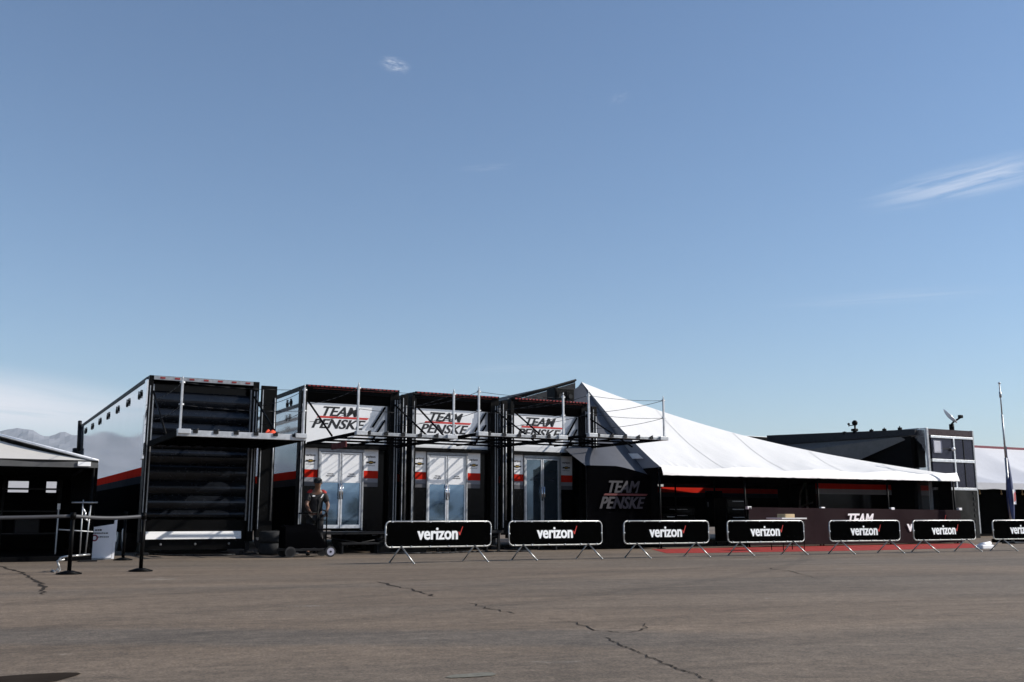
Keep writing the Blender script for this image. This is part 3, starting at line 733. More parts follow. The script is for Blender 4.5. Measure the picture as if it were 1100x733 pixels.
# furniture under the tent
def cabinet(name, label, x, y, w_, h_, group):
    r = thing(name, label, 'tool cabinet', (x, y, 0), 0, group)
    MB().box(0, w_, 0, .6, .12, h_, .015).build('carcass', black_satin, r)
    n = 5
    for i in range(n):
        z0 = .16+(h_-.2)*i/n; b = MB(); b.box(.03, w_-.03, -.02, -.001, z0, z0+(h_-.2)/n-.02, .004); d_ = b.build('drawer', black_gloss, r)
        MB().box(w_*.25, w_*.75, -.045, -.021, z0+(h_-.2)/n-.07, z0+(h_-.2)/n-.05).build('handle', alu_dull, d_)
    for a in (.06, w_-.06):
        MB().tube((a-.02, .08, .055), (a+.02, .08, .055), .055, 12).build('castor', rubber, r)
cabinet('tool_cabinet', 'wide black tool cabinet with drawers deep under the left part of the tent', 21.0, 27.6, 1.5, 1.25, 'tool cabinets under the tent')
cabinet('tool_cabinet', 'narrow black tool cabinet with drawers standing before the inner tent post', 22.0, 25.4, .95, 1.5, 'tool cabinets under the tent')
cabinet('tool_cabinet', 'low black tool cabinet with drawers just left of the brown fence', 20.1, 26.3, .6, 1.0, 'tool cabinets under the tent')
def drum(label, px, py, y):
    p = atY(px, py, y); r = thing('plastic_drum', label, 'drum', (p.x, y, 0), 0, 'grey drums on stands behind the fence')
    MB().tube((0, 0, .0), (0, 0, p.z-.5), .2, 14).build('stand', black_satin, r)
    b = MB(); b.tube((0, 0, p.z-.499), (0, 0, p.z-.06), .24, 20); b.tube((0, 0, p.z-.06), (0, 0, p.z), .24, 20, .17); b.build('drum_body', mat('grey_plastic', (.2, .2, .19), .5), r)
drum('grey round drum rising over the fence top by the second fence post', 886, 535, 26.5)
drum('grey round drum rising over the fence top near the right end of the fence', 971, 539, 26.0)
# hanging/standing clutter under the roof: a wheel gun boom with hose
b = MB(); p = atY(866, 515, 28.); q = atY(859, 545, 28.)
b.path([p, atY(860, 530, 28.), q, atY(873, 540, 28)], .035); b.tube((p.x, 28, 0), (p.x, 28, p.z), .04)
tag(b.build('equipment_boom', galv), 'bent metal boom standing under the tent left of the second fence post', 'boom')
b = MB(); p = atY(905, 525, 27.5); q = atY(932, 548, 27.5); b.tube(p, q, .03); b.tube((q.x, 27.5, 0), q, .03); b.tube((p.x, 27.5, 0), p, .02)
tag(b.build('slanting_strut', steel_dark), 'slanting dark strut under the tent right of the second fence post', 'strut')
# sunlit things far behind the tent, glimpsed through it
# table with a box, behind the fourth barrier
tp = atY(845, 559, 20.6)
tb = thing('folding_table', 'low folding table with a white top, behind the fourth banner barrier from the left', 'table', (tp.x, 20.6, 0))
MB().box(-.46, .46, -.3, .3, .83, .87, .008).build('tabletop', cloth_white, tb)
for sx in (-1, 1):
    for sy in (-1, 1): MB().tube((sx*.38, sy*.22, 0), (sx*.4, sy*.26, .829), .012).build('leg', black_satin, tb)
b = MB(); b.box(-.17, .17, -.16, .16, 0, .1, .01); b.box(-.12, .12, -.163, -.158, .03, .08)
tag(b.build('cardboard_box', wood, None, (tp.x-.02, 20.6, .871)), 'small pale brown box standing on the white folding table', 'box')
# cabinet-like bright line items: stack of folded chairs skipped

# ------------------------------------------------------------------ transporter at the right with windows and dish
t5 = thing('race_transporter', 'tall transporter with four dark rear windows in silver frames and a satellite dish', 'transporter', (30.0, 23.9, 0))
W5 = 2.55; H5 = 4.02
MB().box(.012, W5-.012, .25, 7.4, .5, H5-.02, .03).build('body', black_gloss, t5)
MB().box(-.02, .011, .02, .72, .5, H5-.03, .008).build('corner_panel', mirror_wrap, t5)
b = MB(); 
for y in (.75, .9, 1.05, 1.2): b.box(-.03, .011, y, y+.08, 2.3, H5-.15, .01)
b.build('vertical_rail', alu, t5)
b = MB(); b.prism([(-.026, .08, 2.62), (-.026, .66, 2.62), (-.026, .66, 3.7), (-.026, .5, 3.72), (-.026, .2, 3.45), (-.026, .08, 3.2)], (-.006, 0, 0)); b.build('side_window', black_gloss, t5)
MB().box(-.02, .011, 1.35, 7.3, 2.3, H5-.1).build('side_panel', black_satin, t5)
b = MB(); b.box(0, .1, -.04, .25, .3, H5, .01); b.box(W5-.07, W5, -.04, .25, .3, H5, .01); fr = b.build('rear_frame', alu_dull, t5)
b = MB(); b.box(.2, W5-.071, -.05, .25, 1.84, 1.93, .006); b.box(.2, W5-.071, -.05, .25, 2.83, 2.93, .006); b.box(.2, W5-.071, -.05, .25, 3.68, 3.76, .006); b.box(1.38, 1.45, -.052, .25, 1.931, 3.679, .005); b.build('window_frame', alu, t5)
for x0, x1 in ((.25, 1.379), (1.451, W5-.075)):
    for z0, z1 in ((1.94, 2.82), (2.94, 3.67)):
        b = MB(); b.box(x0, x1, -.01, .24, z0, z1); wd = b.build('window', glass_dark, t5)
        b = MB(); b.box(x0, x1, -.03, -.011, (z0+z1)/2-.015, (z0+z1)/2+.015) if x0 < 1 else b.box((x0+x1)/2-.01, (x0+x1)/2+.01, -.03, -.011, z0, z1); b.build('sash_bar', steel_dark, wd)
for z0 in (2.4, 3.3): MB().ball((1.3, -.09, z0), .07, 10).build('latch', alu_bright, t5)
b = MB(); b.box(.33, .75, -.035, -.012, 3.15, 3.6, .04); b.build('round_sticker', mat('pale_sticker', (.5, .5, .55), .4), t5)
MB().box(.101, W5-.071, -.03, .25, 3.765, H5-.02).build('marker_band', mat('brown_black_band', (.03, .009, .009), .3), t5)
b = MB(); b.grid(lambda u, v: Vector((.1+(W5-.17)*u, -.045+.015*math.sin(u*14)*math.sin(v*5), .15+1.68*v)), 24, 16); b.build('lower_curtain', mat('dark_mesh_curtain', (.007, .007, .0065), .5, spec=.15, bump=.25, bscale=8, var=.3), t5)
b = MB()
for i in range(8): b.box(W5-.3, W5-.22, -.06, -.045, .3+i*.2, .4+i*.2)
b.build('curtain_buckle', steel_dark, t5)
MB().box(.03, W5-.03, .3, 7.4, H5-.018, H5+.02).build('roof', alu_dull, t5)
# satellite dish
dr = MB().tube((2.08, .5, H5+.02), (2.08, .5, H5+.26), .09, 14).build('satellite_dish', black_satin, t5)
def dish(u, v):
    a = u*2*math.pi; r = v*.34; return Vector((r*math.cos(a)*.8, r*math.sin(a), .08*(r/.34)**2))
b = MB(); b.grid(dish, 28, 6); b.bm.normal_update(); dd = b.build('dish', white_panel, dr, (1.93, .5, H5+.5))
dn = (Vector((.875, -.485, 0))*.72+Vector((0, 0, .62))-Vector((.485, .875, 0))*.22).normalized(); dd.rotation_euler = dn.to_track_quat('Z', 'Y').to_euler()
dd.modifiers.new('solid', 'SOLIDIFY').thickness = .02
b = MB(); b.path([(2.08, .5, H5+.26), (2.2, .48, H5+.36), (2.52, .44, H5+.52)], .035); b.box(2.46, 2.62, .38, .5, H5+.5, H5+.62, .02); b.build('feed_arm', black_satin, dr)
# raised side awning along its left side
r5 = thing('raised_awning', 'long dark raised roof with a grey underside, between the white tent and the windowed transporter', 'awning', (29.9, 24.4, 0))
c0 = atX(985, 461.5, 29.9); c1 = atX(826, 468, 29.9)
OR = -Vector((29.9, 24.4, 0)); dy = Vector((0, 0, 0))
b = MB()
P = [c0, Vector((29.9, c1.y, c1.z))]
b.prism([(0, c0.y+OR.y, c0.z), (0, c1.y+OR.y, c1.z), (0, c1.y+OR.y, c1.z-.42), (0, c0.y+OR.y, c0.z-.2)], (-.12, 0, 0)); b.build('roof_edge', gray_blue, r5)
b = MB(); b.prism([(-.02, c0.y+OR.y+.1, c0.z-.22), (-.02, c1.y+OR.y, c1.z-.44), (-1.1, c1.y+OR.y, c1.z-1.0), (-.5, c0.y+OR.y+2.3, c0.z-1.0)], (0, 0, .03)); b.build('flap', awning_grey, r5)
b = MB(); b.box(-.1, .06, 0, 6.8, .1, c0.z-.23); b.build('side_wall', black_deep, r5)
for k, y in enumerate((.4, 1.1, 1.7, 2.5, 3.0)):
    MB().box(-.12, -.02, y, y+.12, c0.z+.02+k*.004, c0.z+.12+k*.01, .01).tube((-.07, y+.06, c0.z), (-.07, y+.06, c0.z+.17), .02).build('roof_fitting', black_satin, r5)
sp_ = thing('striped_wall_panel', 'black wall panel with a red and grey band, hanging under the right half of the tent', 'wall panel', (26.0, 25.4, 0))
xa, xb = atY(878, 525, 25.4).x-26, atY(984, 525, 25.4).x-26
zz = [atY(930, v, 25.4).z for v in (560, 531.5, 526, 520.5, 516)]
for k, (nm, m_) in enumerate((('lower_panel', black_gloss), ('grey_band', grey_gloss), ('red_band', red_gloss), ('upper_panel', black_satin))): MB().box(xa, xb, 0, .08, zz[k]+.001, zz[k+1]).build(nm, m_, sp_)
for x in (xa+.05, xb-.05): MB().tube((x, .12, 0), (x, .12, 2.1), .03).build('post', black_satin, sp_)
# weather sensor
p = atX(919, 465, 29.85); wsn = thing('weather_sensor', 'small black weather sensor with cups standing on the raised dark awning', 'sensor', (29.84, p.y, p.z-.05))
b = MB(); b.tube((0, 0, -.02), (0, 0, .34), .035); b.box(-.12, .06, -.1, .1, .1, .2, .02); b.build('mast', black_satin, wsn)
b = MB(); b.ball((0, .0, .42), .11, 10); b.tube((0, 0, .34), (0, .28, .34), .015); b.ball((0, .3, .4), .05, 8); b.tube((0, .3, .3), (0, .3, .42), .012); b.build('cup', black_satin, wsn)

# ------------------------------------------------------------------ right tents, mast
rt = thing('pavilion_tent', 'pale pavilion tent with a burgundy ridge trim at the right edge of the picture', 'tent', (38, 30, 0))
def prt(u, v):
    x = 26*u; z = 2.45+(4.62-2.45)*v**1.0-.28*math.sin(math.pi*v)-.25*math.sin(math.pi*v)*abs(math.sin(x/5*math.pi))*1.0
    return Vector((x, 5.2*v, z))
b = MB(); b.grid(prt, 80, 14); b.build('roof', tent_far, rt)
b = MB(); b.grid(lambda u, v: Vector((26*u, 5.2+5.2*v, 4.62-2.2*v)), 20, 4); b.build('roof', tent_far, rt)
b = MB(); b.grid(lambda u, v: Vector((26*u, -.03, 2.46-.3*v+.02*math.sin(u*90)*v)), 90, 3); b.build('valance', tent_far, rt)
b = MB(); b.box(0, 26, 5.15, 5.25, 4.58, 4.72, .01); b.build('ridge_trim', burgundy, rt)
b = MB(); b.box(0, 26, 6, 6.05, 0, 3.2); b.box(0, .05, .3, 6, 0, 2.4); b.build('back_wall', black_deep, rt)
for i in range(6): MB().tube((i*5.1+.2, .05, 0), (i*5.1+.2, .05, 2.4), .05).build('post', alu_bright, rt)
for i in range(5):
    b = MB(); b.tube((1.2+i*1.6, 1., 2.05), (1.2+i*1.6, 1., 2.2), .02); b.ball((1.2+i*1.6, 1., 2.), .05, 8); b.build('pendant', wood, rt)
ms = atY(1086.5, 560, 22.); mast = thing('telescopic_mast', 'tall slim metal mast with a furled navy flag tied to its lower half, far right', 'mast', (31.62, 22.0, 0))
b = MB(); b.tube((0, 0, 0), (0, 0, 2.9), .045); b.tube((0, 0, 2.9), (0, 0, 4.4), .032); b.tube((0, 0, 4.4), (0, 0, 5.45), .022); b.ball((0, 0, 5.5), .045, 8); b.tube((0, 0, 5.0), (0, 0, 5.2), .04); b.build('pole', alu_dull, mast)
b = MB(); b.box(-.25, .25, -.25, .25, 0, .06, .01); b.build('base', steel_dark, mast)
def fl(u, v):
    z = .75+2.55*v; r = .13*(math.sin(math.pi*min(1, v*1.1+.06)))**.6*(1-.45*v)+.02
    a = u*2*math.pi; return Vector((.07+r*math.cos(a)*(1+.2*math.sin(5*a+z*2)), r*math.sin(a)*.8, z))
b = MB(); b.grid(fl, 22, 26); flg = b.build('flag', navy, mast)
b = MB(); b.grid(lambda u, v: Vector((.02+.15*u, -.14+.02*math.sin(u*3), 1.32+.5*v)), 6, 6); b.build('white_patch', sign_white, flg)
b = MB(); b.prism([(.05, -.145, 1.4), (.12, -.145, 1.45), (.14, -.145, 1.75), (.08, -.145, 1.68)], (0, -.01, 0)); b.build('red_mark', letter_red, flg)
bx = atZ(1058, 590); b = MB(); b.box(-.25, .25, -.12, .12, .0, .12, .03); b.tube((-.2, 0, .12), (.25, 0, .16), .05)
tag(b.build('cable_bundle', sign_white, None, (bx.x, bx.y, 0)), 'small white bundle on the ground beside the tall windowed transporter', 'bundle')
b = MB()
for i in range(5): b.box(-.9+i*.4, -.55+i*.4, -.2, .2, 0, .12+.06*(i % 3), .03)
tag(b.build('gear_bag_row', black_matt, None, (33.6, 23.4, 0)), 'row of low black bags on the ground left of the tall mast', 'bags')

# ------------------------------------------------------------------ barriers with banner
BW = 2.28
def barrier():
    r = thing('crowd_barrier', '', 'barrier', (0, 0, 0), 0, 'banner barriers in a row along the asphalt')
    zt, zb, rr = .8, .31, .09
    def rrect(in_=0):
        pts = []
        for cx, cz, a0 in ((BW-rr, zt-rr, 0), (rr, zt-rr, 90), (rr, zb+rr, 180), (BW-rr, zb+rr, 270)):
            for k in range(6):
                a = R(a0+k*18); pts.append(((cx+(rr-in_)*math.cos(a)), 0, cz+(rr-in_)*math.sin(a)))
        return pts
    b = MB(); b.path(rrect(), .016, 8, True); b.build('frame', galv, r)
    b = MB(); b.prism([(x, -.012, z) for x, _, z in rrect(.02)], (0, .02, 0)); pn = b.build('banner', vinyl_black, r)
    for x, z in [(.14+i*(BW-.28)/5, z) for i in range(6) for z in (zt-.008, zb+.008)]+[(.01, .55), (BW-.01, .55)]:
        MB().box(x-.014, x+.014, -.021, .021, z-.014, z+.014, .003).build('cable_tie', alu, r)
    text('lettering', 'verizon', letter_white, .87, .235, (.66, -.0135, .445), pn, 0, .02, .025)
    tick(pn, 1.54, .53, .17, -.0135, letter_red)
    for x in (.33, BW-.36):
        b = MB(); b.path([(x-.11, .3, .012), (x, .02, zb+.01), (x+.0, -.02, zb+.01), (x+.14, -.32, .012)], .015, 8); b.ball((x-.11, .3, .014), .022, 8); b.ball((x+.14, -.32, .014), .022, 8)
        b.build('leg', galv, r)
    return r
labs = ['black banner barrier in front of the middle glass-door transporter, nearest the black step box',
        'black banner barrier in front of the glass-door transporter nearest the tent',
        'black banner barrier in front of the black fabric wall with grey lettering',
        'black banner barrier hiding the legs of the white folding table with the brown box',
        'black banner barrier with white italic fence lettering peeping over its top',
        'black banner barrier before the right end of the brown banner fence',
        'black banner barrier cut off by the right edge, below the tall mast']
proto = barrier()
for i, (pxl, pxr) in enumerate(((414, 529.5), (547, 649), (670, 758.5), (782, 862), (891, 963), (981.5, 1049), (1067, 1130))):
    y = (18.3, 18.3, 18.2, 18.0, 17.75, 17.5, 17.3)[i]
    o = proto if i == 0 else copy_tree(proto)
    rj = random.uniform(-1.6, 1.6); x0 = atY(pxl, 575, y).x; x1 = atY(pxr, 575, y-.05).x; o.location = (x0, y, random.uniform(-.004, .004)*0)
    o.rotation_euler = (R(random.uniform(-1.5, 1.5)), 0, R((-.5, -1, -1.5, -2, -2.5, -2.5, -3)[i]+rj)); o['label'] = labs[i]

# ------------------------------------------------------------------ stanchions with belts
def stanchion(label, x, y, z=.95):
    r = thing('queue_stanchion', label, 'stanchion', (x, y, 0), 0, 'belt stanchions')
    b = MB(); b.tube((0, 0, .04), (0, 0, z), .032, 14); b.tube((0, 0, z-.1), (0, 0, z+.01), .042, 14); b.build('post', black_satin, r)
    b = MB(); b.tube((0, 0, 0), (0, 0, .02), .19, 24); b.tube((0, 0, .02), (0, 0, .055), .18, 24, .06); b.build('base', black_satin, r)
    return r
s1 = atZ(74, 617); s2 = atZ(151, 614); s3 = atZ(132, 602)
st1 = stanchion('belt stanchion standing free on the asphalt in front of the white sign board', s1.x, s1.y)
st2 = stanchion('belt stanchion in front of the slatted transporter door', s2.x, s2.y)
st3 = stanchion('belt stanchion in the shade at the right side of the white sign board', s3.x, s3.y, 1.0)
def belt(root, p, q):
    p = Vector(p); q = Vector(q); o_ = root.location
    b = MB(); b.grid(lambda u, v: p.lerp(q, u)-o_+Vector((0, 0, -.03*math.sin(math.pi*u)+.055*(v-.5))), 20, 1); o2 = b.build('belt', mat('grey_belt', (.06, .06, .065), .5), root)
    md = o2.modifiers.new('solid', 'SOLIDIFY'); md.thickness = .006
belt(st1, (s1.x, s1.y, .9), (s2.x, s2.y, .9)); belt(st1, (s1.x, s1.y, .9), (s1.x-3.2, s1.y+.1, .9))
stl = stanchion('belt stanchion left of the picture at the end of the belt', s1.x-3.2, s1.y+.1)

# ------------------------------------------------------------------ sign board and tubular stand
q = atZ(107, 601); sg = thing('sign_board', 'white sign board with small dark text and a round emblem, standing by the dark tent', 'sign', (q.x, q.y, 0), R(0))
yy = q.y
sc_ = lambda px, py: atY(px, py, yy)-Vector((q.x, yy, 0))
b = MB(); b.prism([sc_(91, 599), sc_(119.5, 600.5), sc_(123, 563), sc_(96.5, 567)], (0, .03, 0)); pnl = b.build('board', sign_white, sg)
b = MB(); b.prism([sc_(119.8, 600.5), sc_(122.2, 600.5), sc_(126.4, 558.5), sc_(123.3, 559)], (0, .1, 0)); b.build('side_post', sign_white, sg)
for nm_, m_, (ax, ay), bx_, hh in (('text_line', letter_black, (102, 570.4), 110.5, .034), ('text_line', letter_black, (99.5, 573.6), 116.5, .028), ('text_line', letter_grey, (105, 577.6), 118, .026)):
    a_ = sc_(ax, ay); wd_ = (sc_(bx_, ay)-a_).x; b = MB(); x_ = 0; rg_ = random.Random(int(ax*7))
    while x_ < wd_-.02:      # too small to read in the photograph: broken dark strokes
        l_ = min(rg_.uniform(.02, .05), wd_-x_); b.box(a_.x+x_, a_.x+x_+l_, -.0045, -.001, a_.z, a_.z+hh*rg_.uniform(.8, 1)); x_ += l_+.008
    b.build(nm_, m_, sg)
c_ = sc_(101.5, 578)
b = MB(); 
pts = [(c_.x+.058*math.cos(R(a)), -.006, c_.z+.058*math.sin(R(a))) for a in range(0, 360, 24)]
b.path(pts, .014, 6, True); b.build('emblem', purple, sg)
MB().box(sc_(91, 599).x, sc_(119, 600).x, -.05, .12, 0, .03).build('foot', alu_dull, sg)
# T-topped tubular stand
tq = atZ(93, 603.5); stn = thing('tubular_stand', 'thin metal stand of two upright tubes with a crossbar, left of the sign board', 'stand', (tq.x, tq.y, 0))
def ts(px, py): return atY(px, py, tq.y)-Vector((tq.x, tq.y, 0))
b = MB(); b.tube(ts(85.5, 597), ts(89, 541), .014); b.tube(ts(91.5, 597), ts(97.5, 543), .014); b.build('upright', alu_dull, stn)
b = MB(); b.tube(ts(77, 540), ts(105, 540), .016); b.tube(ts(89.5, 537), ts(89.5, 541), .012); b.tube(ts(63, 569), ts(100, 571.5), .014); b.build('crossbar', alu_dull, stn)
b = MB(); b.path([ts(89, 546), ts(92, 551), ts(91, 557), ts(95, 560)], .016); b.path([ts(97, 548), ts(95.5, 553), ts(97, 559)], .012); b.build('chain', alu, stn)
b = MB(); b.box(ts(84, 600).x, ts(104, 600).x, -.1, .1, 0, .03); b.build('foot', steel_dark, stn)
hq = atZ(66, 615); hp = thing('bent_tube_rack', 'low bent metal tube rack on the ground behind the foremost stanchion', 'rack', (hq.x, hq.y, 0))
def hs_(px, py): return atY(px, py, hq.y)-Vector((hq.x, hq.y, 0))
b = MB(); b.path([hs_(61, 617), hs_(64.5, 612), hs_(62, 604), hs_(65, 599.5), hs_(70, 598)]+[hs_(70+x, 598)+Vector((0, x*.03, 0)) for x in (6, 14, 24, 34)], .016); b.path([hs_(61, 617)+Vector((0, .4, 0)), hs_(66, 611)+Vector((0, .4, 0)), hs_(64, 604)+Vector((0, .4, 0)), hs_(72, 602)+Vector((0, .4, 0))], .016); b.build('tube', galv, hp)
b = MB(); b.tube((-.1, -.02, .012), (-.1, .5, .012), .016); b.build('foot_tube', galv, hp)

# ------------------------------------------------------------------ left tent
lt = thing('marquee_tent', 'white topped tent with a dark interior at the left edge, beside the silver transporter side', 'tent', (2.5, 22.6, 0))
ex = 2.55-2.5
EV = 2.03
def ltr(u, v):   # front slope
    x = ex-14*u; top = Vector((ex-3.2-10.8*u, 2.9, 3.05)); e = Vector((x, 0, EV)); p = e.lerp(top, v); p.z -= .1*math.sin(math.pi*v)*(1+.4*math.sin(u*22)); return p
b = MB(); b.grid(ltr, 50, 8); b.build('roof_front', tent_beige, lt)
b = MB(); b.grid(lambda u, v: Vector((ex, 5.8*u, EV)).lerp(Vector((ex-3.2, 2.9, 3.05)), v), 16, 6); b.build('roof_side', tent_white, lt)
b = MB(); b.grid(lambda u, v: Vector((ex-14*u, 5.8, EV)).lerp(Vector((ex-3.2-10.8*u, 2.9, 3.05)), v), 16, 6); b.build('roof_back', tent_white, lt)
MB().tube((ex, 0, EV+.02), (ex-3.2, 2.9, 3.08), .03).build('edge_piping', alu_bright, lt); MB().tube((ex, -.02, EV), (ex-14, -.02, EV), .022).build('edge_piping', black_satin, lt)
b = MB(); b.grid(lambda u, v: Vector((ex-14*u, -.03-.01*math.sin(u*60), EV-.13*v)), 60, 2); b.build('valance', mat('shaded_valance', (.09, .09, .09), .8), lt)  # grey holds the shade on the valance
vx0, vx1 = atY(84, 497, 22.5).x-2.5, atY(98, 497, 22.5).x-2.5
MB().box(vx0, vx1, -.07, -.05, EV-.1, EV-.01).build('valance_label', letter_white, lt)
b = MB(); b.box(ex+.001, ex+.02, .1, 5.7, 0, EV-.05); b.build('side_wall', black_deep, lt)  # wall added to keep the sun from lighting the interior
b = MB(); 
wins = [(atY(9, 520, 28).x-2.5, atY(31, 520, 28).x-2.5), (atY(50, 520, 28).x-2.5, atY(61, 520, 28).x-2.5)]
z0_, z1_ = atY(20, 529, 28).z, atY(20, 517, 28).z
xs = [-14, wins[0][0], wins[0][1], wins[1][0], wins[1][1], ex]
for k in range(5):
    if k % 2 == 0: b.box(xs[k], xs[k+1], 5.4, 5.43, .0, EV)
    else: b.box(xs[k], xs[k+1], 5.4, 5.43, 0, z0_); b.box(xs[k], xs[k+1], 5.4, 5.43, z1_, EV)
b.build('back_wall', black_deep, lt)
b = MB(); b.face([(ex, .05, EV-.1), (ex-14, .05, EV-.1), (ex-14, 5.4, EV-.1), (ex, 5.4, EV-.1)]); b.build('added_shade_sheet', black_deep, lt)  # black sheet added below the roof to darken the interior
b = MB(); b.box(ex-14, ex, .0, 5.4, 0, .1); b.build('floor_deck', black_deep, lt)
for x in (-.02, -3.6, -7.2):
    MB().tube((x, .08, 0), (x, .08, EV), .035).build('post', black_satin, lt)
MB().tube((ex-.45, .1, EV-.3), (ex-.1, .05, EV), .02).build('brace', black_satin, lt)
# far white tents seen through the openings
for k, (px, yy_) in enumerate(((20, 75.), (60, 88.))):
    p = atY(px, 522, yy_); r_ = thing('distant_tent', ('wider' if k == 0 else 'narrower')+' white tent glimpsed through the openings of the dark tent at the left', 'tent', (p.x, yy_, 0))
    b = MB(); b.prism([(-4, 0, 2.2), (4, 0, 2.2), (2.5, 0, 3.6), (-2.5, 0, 3.6)], (0, 6, 0)); b.build('roof', tent_far, r_)
    b = MB(); b.box(-3.9, 3.9, .1, 5.8, 1.2, 2.199); b.build('wall', awning_grey, r_)
    b = MB(); b.box(-3.8, 3.8, .1, 5.6, 0, 1.199); b.build('skirt', steel_dark, r_)
# dark kit inside the tent
def shelf(x, y):
    r = thing('storage_rack', 'dark metal storage rack with boxes in the shade of the left tent', 'rack', (x, y, .1))
    for z in (.4, .9, 1.4): MB().box(0, 1.2, 0, .5, z, z+.03).build('shelf', steel_dark, r)
    for a in (.02, 1.18):
        for c in (.02, .48): MB().tube((a, c, 0), (a, c, 1.6), .02).build('post', steel_dark, r)
shelf(.9, 25.0)
tag(MB().box(0, .5, 0, .35, 0, .3, .02).box(.02, .48, .02, .33, .301, .33, .01).build('storage_box', steel_dark, None, (1.2, 25.05, .531)), 'dull grey box lying on the dark storage rack in the left tent', 'box')
b = MB(); p = atY(63, 547.5, 24.); b.box(-.03, .03, -.02, .02, 0, .13, .005); b.tube((0, 0, -(p.z-.1)), (0, 0, 0), .015)
tag(b.build('white_lamp_stand', letter_white, None, (p.x, 24., p.z)), 'tiny white box on a thin stand inside the left tent', 'stand')

# ------------------------------------------------------------------ person and cart
def skin_obj(name, verts, edges, radii, m, parent, root=0, sub=2, extra=None):
    me = bpy.data.meshes.new(name); me.from_pydata(verts, edges, []); me.materials.append(m)
    o = bpy.data.objects.new(name, me); COL.objects.link(o)
    if parent: o.parent = parent
    sk = o.modifiers.new('skin', 'SKIN'); sk.use_smooth_shade = True
    for i, v in enumerate(me.skin_vertices[0].data):
        rr_ = radii[i]; v.radius = rr_ if isinstance(rr_, tuple) else (rr_, rr_); v.use_root = (i == root)
    ss = o.modifiers.new('sub', 'SUBSURF'); ss.levels = sub; ss.render_levels = sub
    bpy.context.view_layer.update()
    return o
def to_mesh(o):
    me = bpy.data.meshes.new_from_object(o.evaluated_get(bpy.context.evaluated_depsgraph_get()))
    old = o.data; o.modifiers.clear(); o.data = me; bpy.data.meshes.remove(old)
    for p in me.polygons: p.use_smooth = True
    return o
pl = atZ(342, 598.5)
PX0, PY0 = 7.45, 23.1
man = thing('person', 'man in black shirt with red shoulders and black cap, looking down at a cart', 'person', (PX0, PY0, 0), R(-6))
V = [(0, 0, .95), (0, -.02, 1.12), (0, -.06, 1.3), (0, -.09, 1.44), (0, -.13, 1.53), (0, -.17, 1.60), (0, -.2, 1.68), (0, -.2, 1.745),
     (-.17, -.08, 1.43), (-.25, -.16, 1.17), (-.2, -.36, 1.0), (-.18, -.43, .97),
     (.17, -.08, 1.43), (.27, -.14, 1.16), (.19, -.34, .97), (.16, -.42, .94),
     (-.1, 0, .88), (-.13, -.06, .5), (-.14, .06, .1), (-.15, -.08, .045),
     (.1, 0, .88), (.13, .03, .5), (.14, .12, .1), (.15, -.02, .045)]
Ed = [(0, 1), (1, 2), (2, 3), (3, 4), (4, 5), (5, 6), (6, 7), (3, 8), (8, 9), (9, 10), (10, 11), (3, 12), (12, 13), (13, 14), (14, 15), (0, 16), (16, 17), (17, 18), (18, 19), (0, 20), (20, 21), (21, 22), (22, 23)]
Rd = [(.16, .11), (.145, .1), (.17, .11), (.14, .09), .058, .07, .085, .06, .065, .048, .034, .04, .065, .048, .034, .04, .095, .06, .04, .04, .095, .06, .04, .04]
bodyo = to_mesh(skin_obj('body', V, Ed, Rd, skin, man))
# fingers, thumbs, nose and ears joined into the same body mesh
bm = bmesh.new(); bm.from_mesh(bodyo.data)
def add_chain(pts, rad):
    o = to_mesh(skin_obj('tmp', pts, [(i, i+1) for i in range(len(pts)-1)], rad, skin, None, 0, 1)); bm.from_mesh(o.data); bpy.data.objects.remove(o)
for s, hc in ((-1, Vector((-.18, -.44, .965))), (1, Vector((.16, -.43, .935)))):
    for k, ln in enumerate((.075, .085, .08, .062)):
        x = hc.x+(k-1.5)*.021
        add_chain([(x, hc.y, hc.z+.01), (x, hc.y-ln*.55, hc.z+.012), (x, hc.y-ln*.8, hc.z-.02), (x, hc.y-ln*.55, hc.z-.045)], [.01, .0095, .009, .008])
    add_chain([(hc.x-s*.035, hc.y+.03, hc.z), (hc.x-s*.055, hc.y-.01, hc.z-.01), (hc.x-s*.045, hc.y-.045, hc.z-.03)], [.013, .012, .01])
add_chain([(0, -.275, 1.675), (0, -.305, 1.65), (0, -.295, 1.638)], [.01, .014, .012])
for s in (-1, 1):
    add_chain([(s*.08, -.2, 1.69), (s*.093, -.19, 1.675), (s*.085, -.195, 1.645)], [.012, .014, .01])
bm.to_mesh(bodyo.data); bm.free()
for p in bodyo.data.polygons: p.use_smooth = True
MB().ball((-.032, -.278, 1.69), .011, 8).ball((.032, -.278, 1.69), .011, 8).build('eyes', letter_black, man)
# cap
b = MB(); b.ball((0, -.19, 1.725), .105, 18, (.93, 1.05, .78)); 
b.grid(lambda u, v: Vector(((u-.5)*.17, -.27-.1*v*math.sin(math.pi*(.15+.7*u)), 1.715-.035*v-.02*(2*u-1)**2)), 8, 4); b.build('cap', hair, man)
sv = [(0, 0, .93), (0, -.02, 1.12), (0, -.06, 1.3), (0, -.09, 1.45), (-.17, -.08, 1.435), (-.235, -.14, 1.23), (.17, -.08, 1.435), (.25, -.125, 1.21)]
to_mesh(skin_obj('shirt', sv, [(0, 1), (1, 2), (2, 3), (3, 4), (4, 5), (3, 6), (6, 7)], [(.185, .135), (.17, .125), (.195, .135), (.15, .105), .088, .078, .088, .078], shirt_m, man))
for s in (-1, 1):
    to_mesh(skin_obj('shoulder_panel', [(s*.07, -.1, 1.485), (s*.17, -.09, 1.462), (s*.2, -.11, 1.39)], [(0, 1), (1, 2)], [(.05, .07), (.078, .078), (.07, .07)], shirt_red, man))
tv = [(0, 0, .96), (-.1, 0, .87), (-.13, -.06, .5), (-.14, .06, .12), (.1, 0, .87), (.13, .03, .5), (.14, .12, .12)]
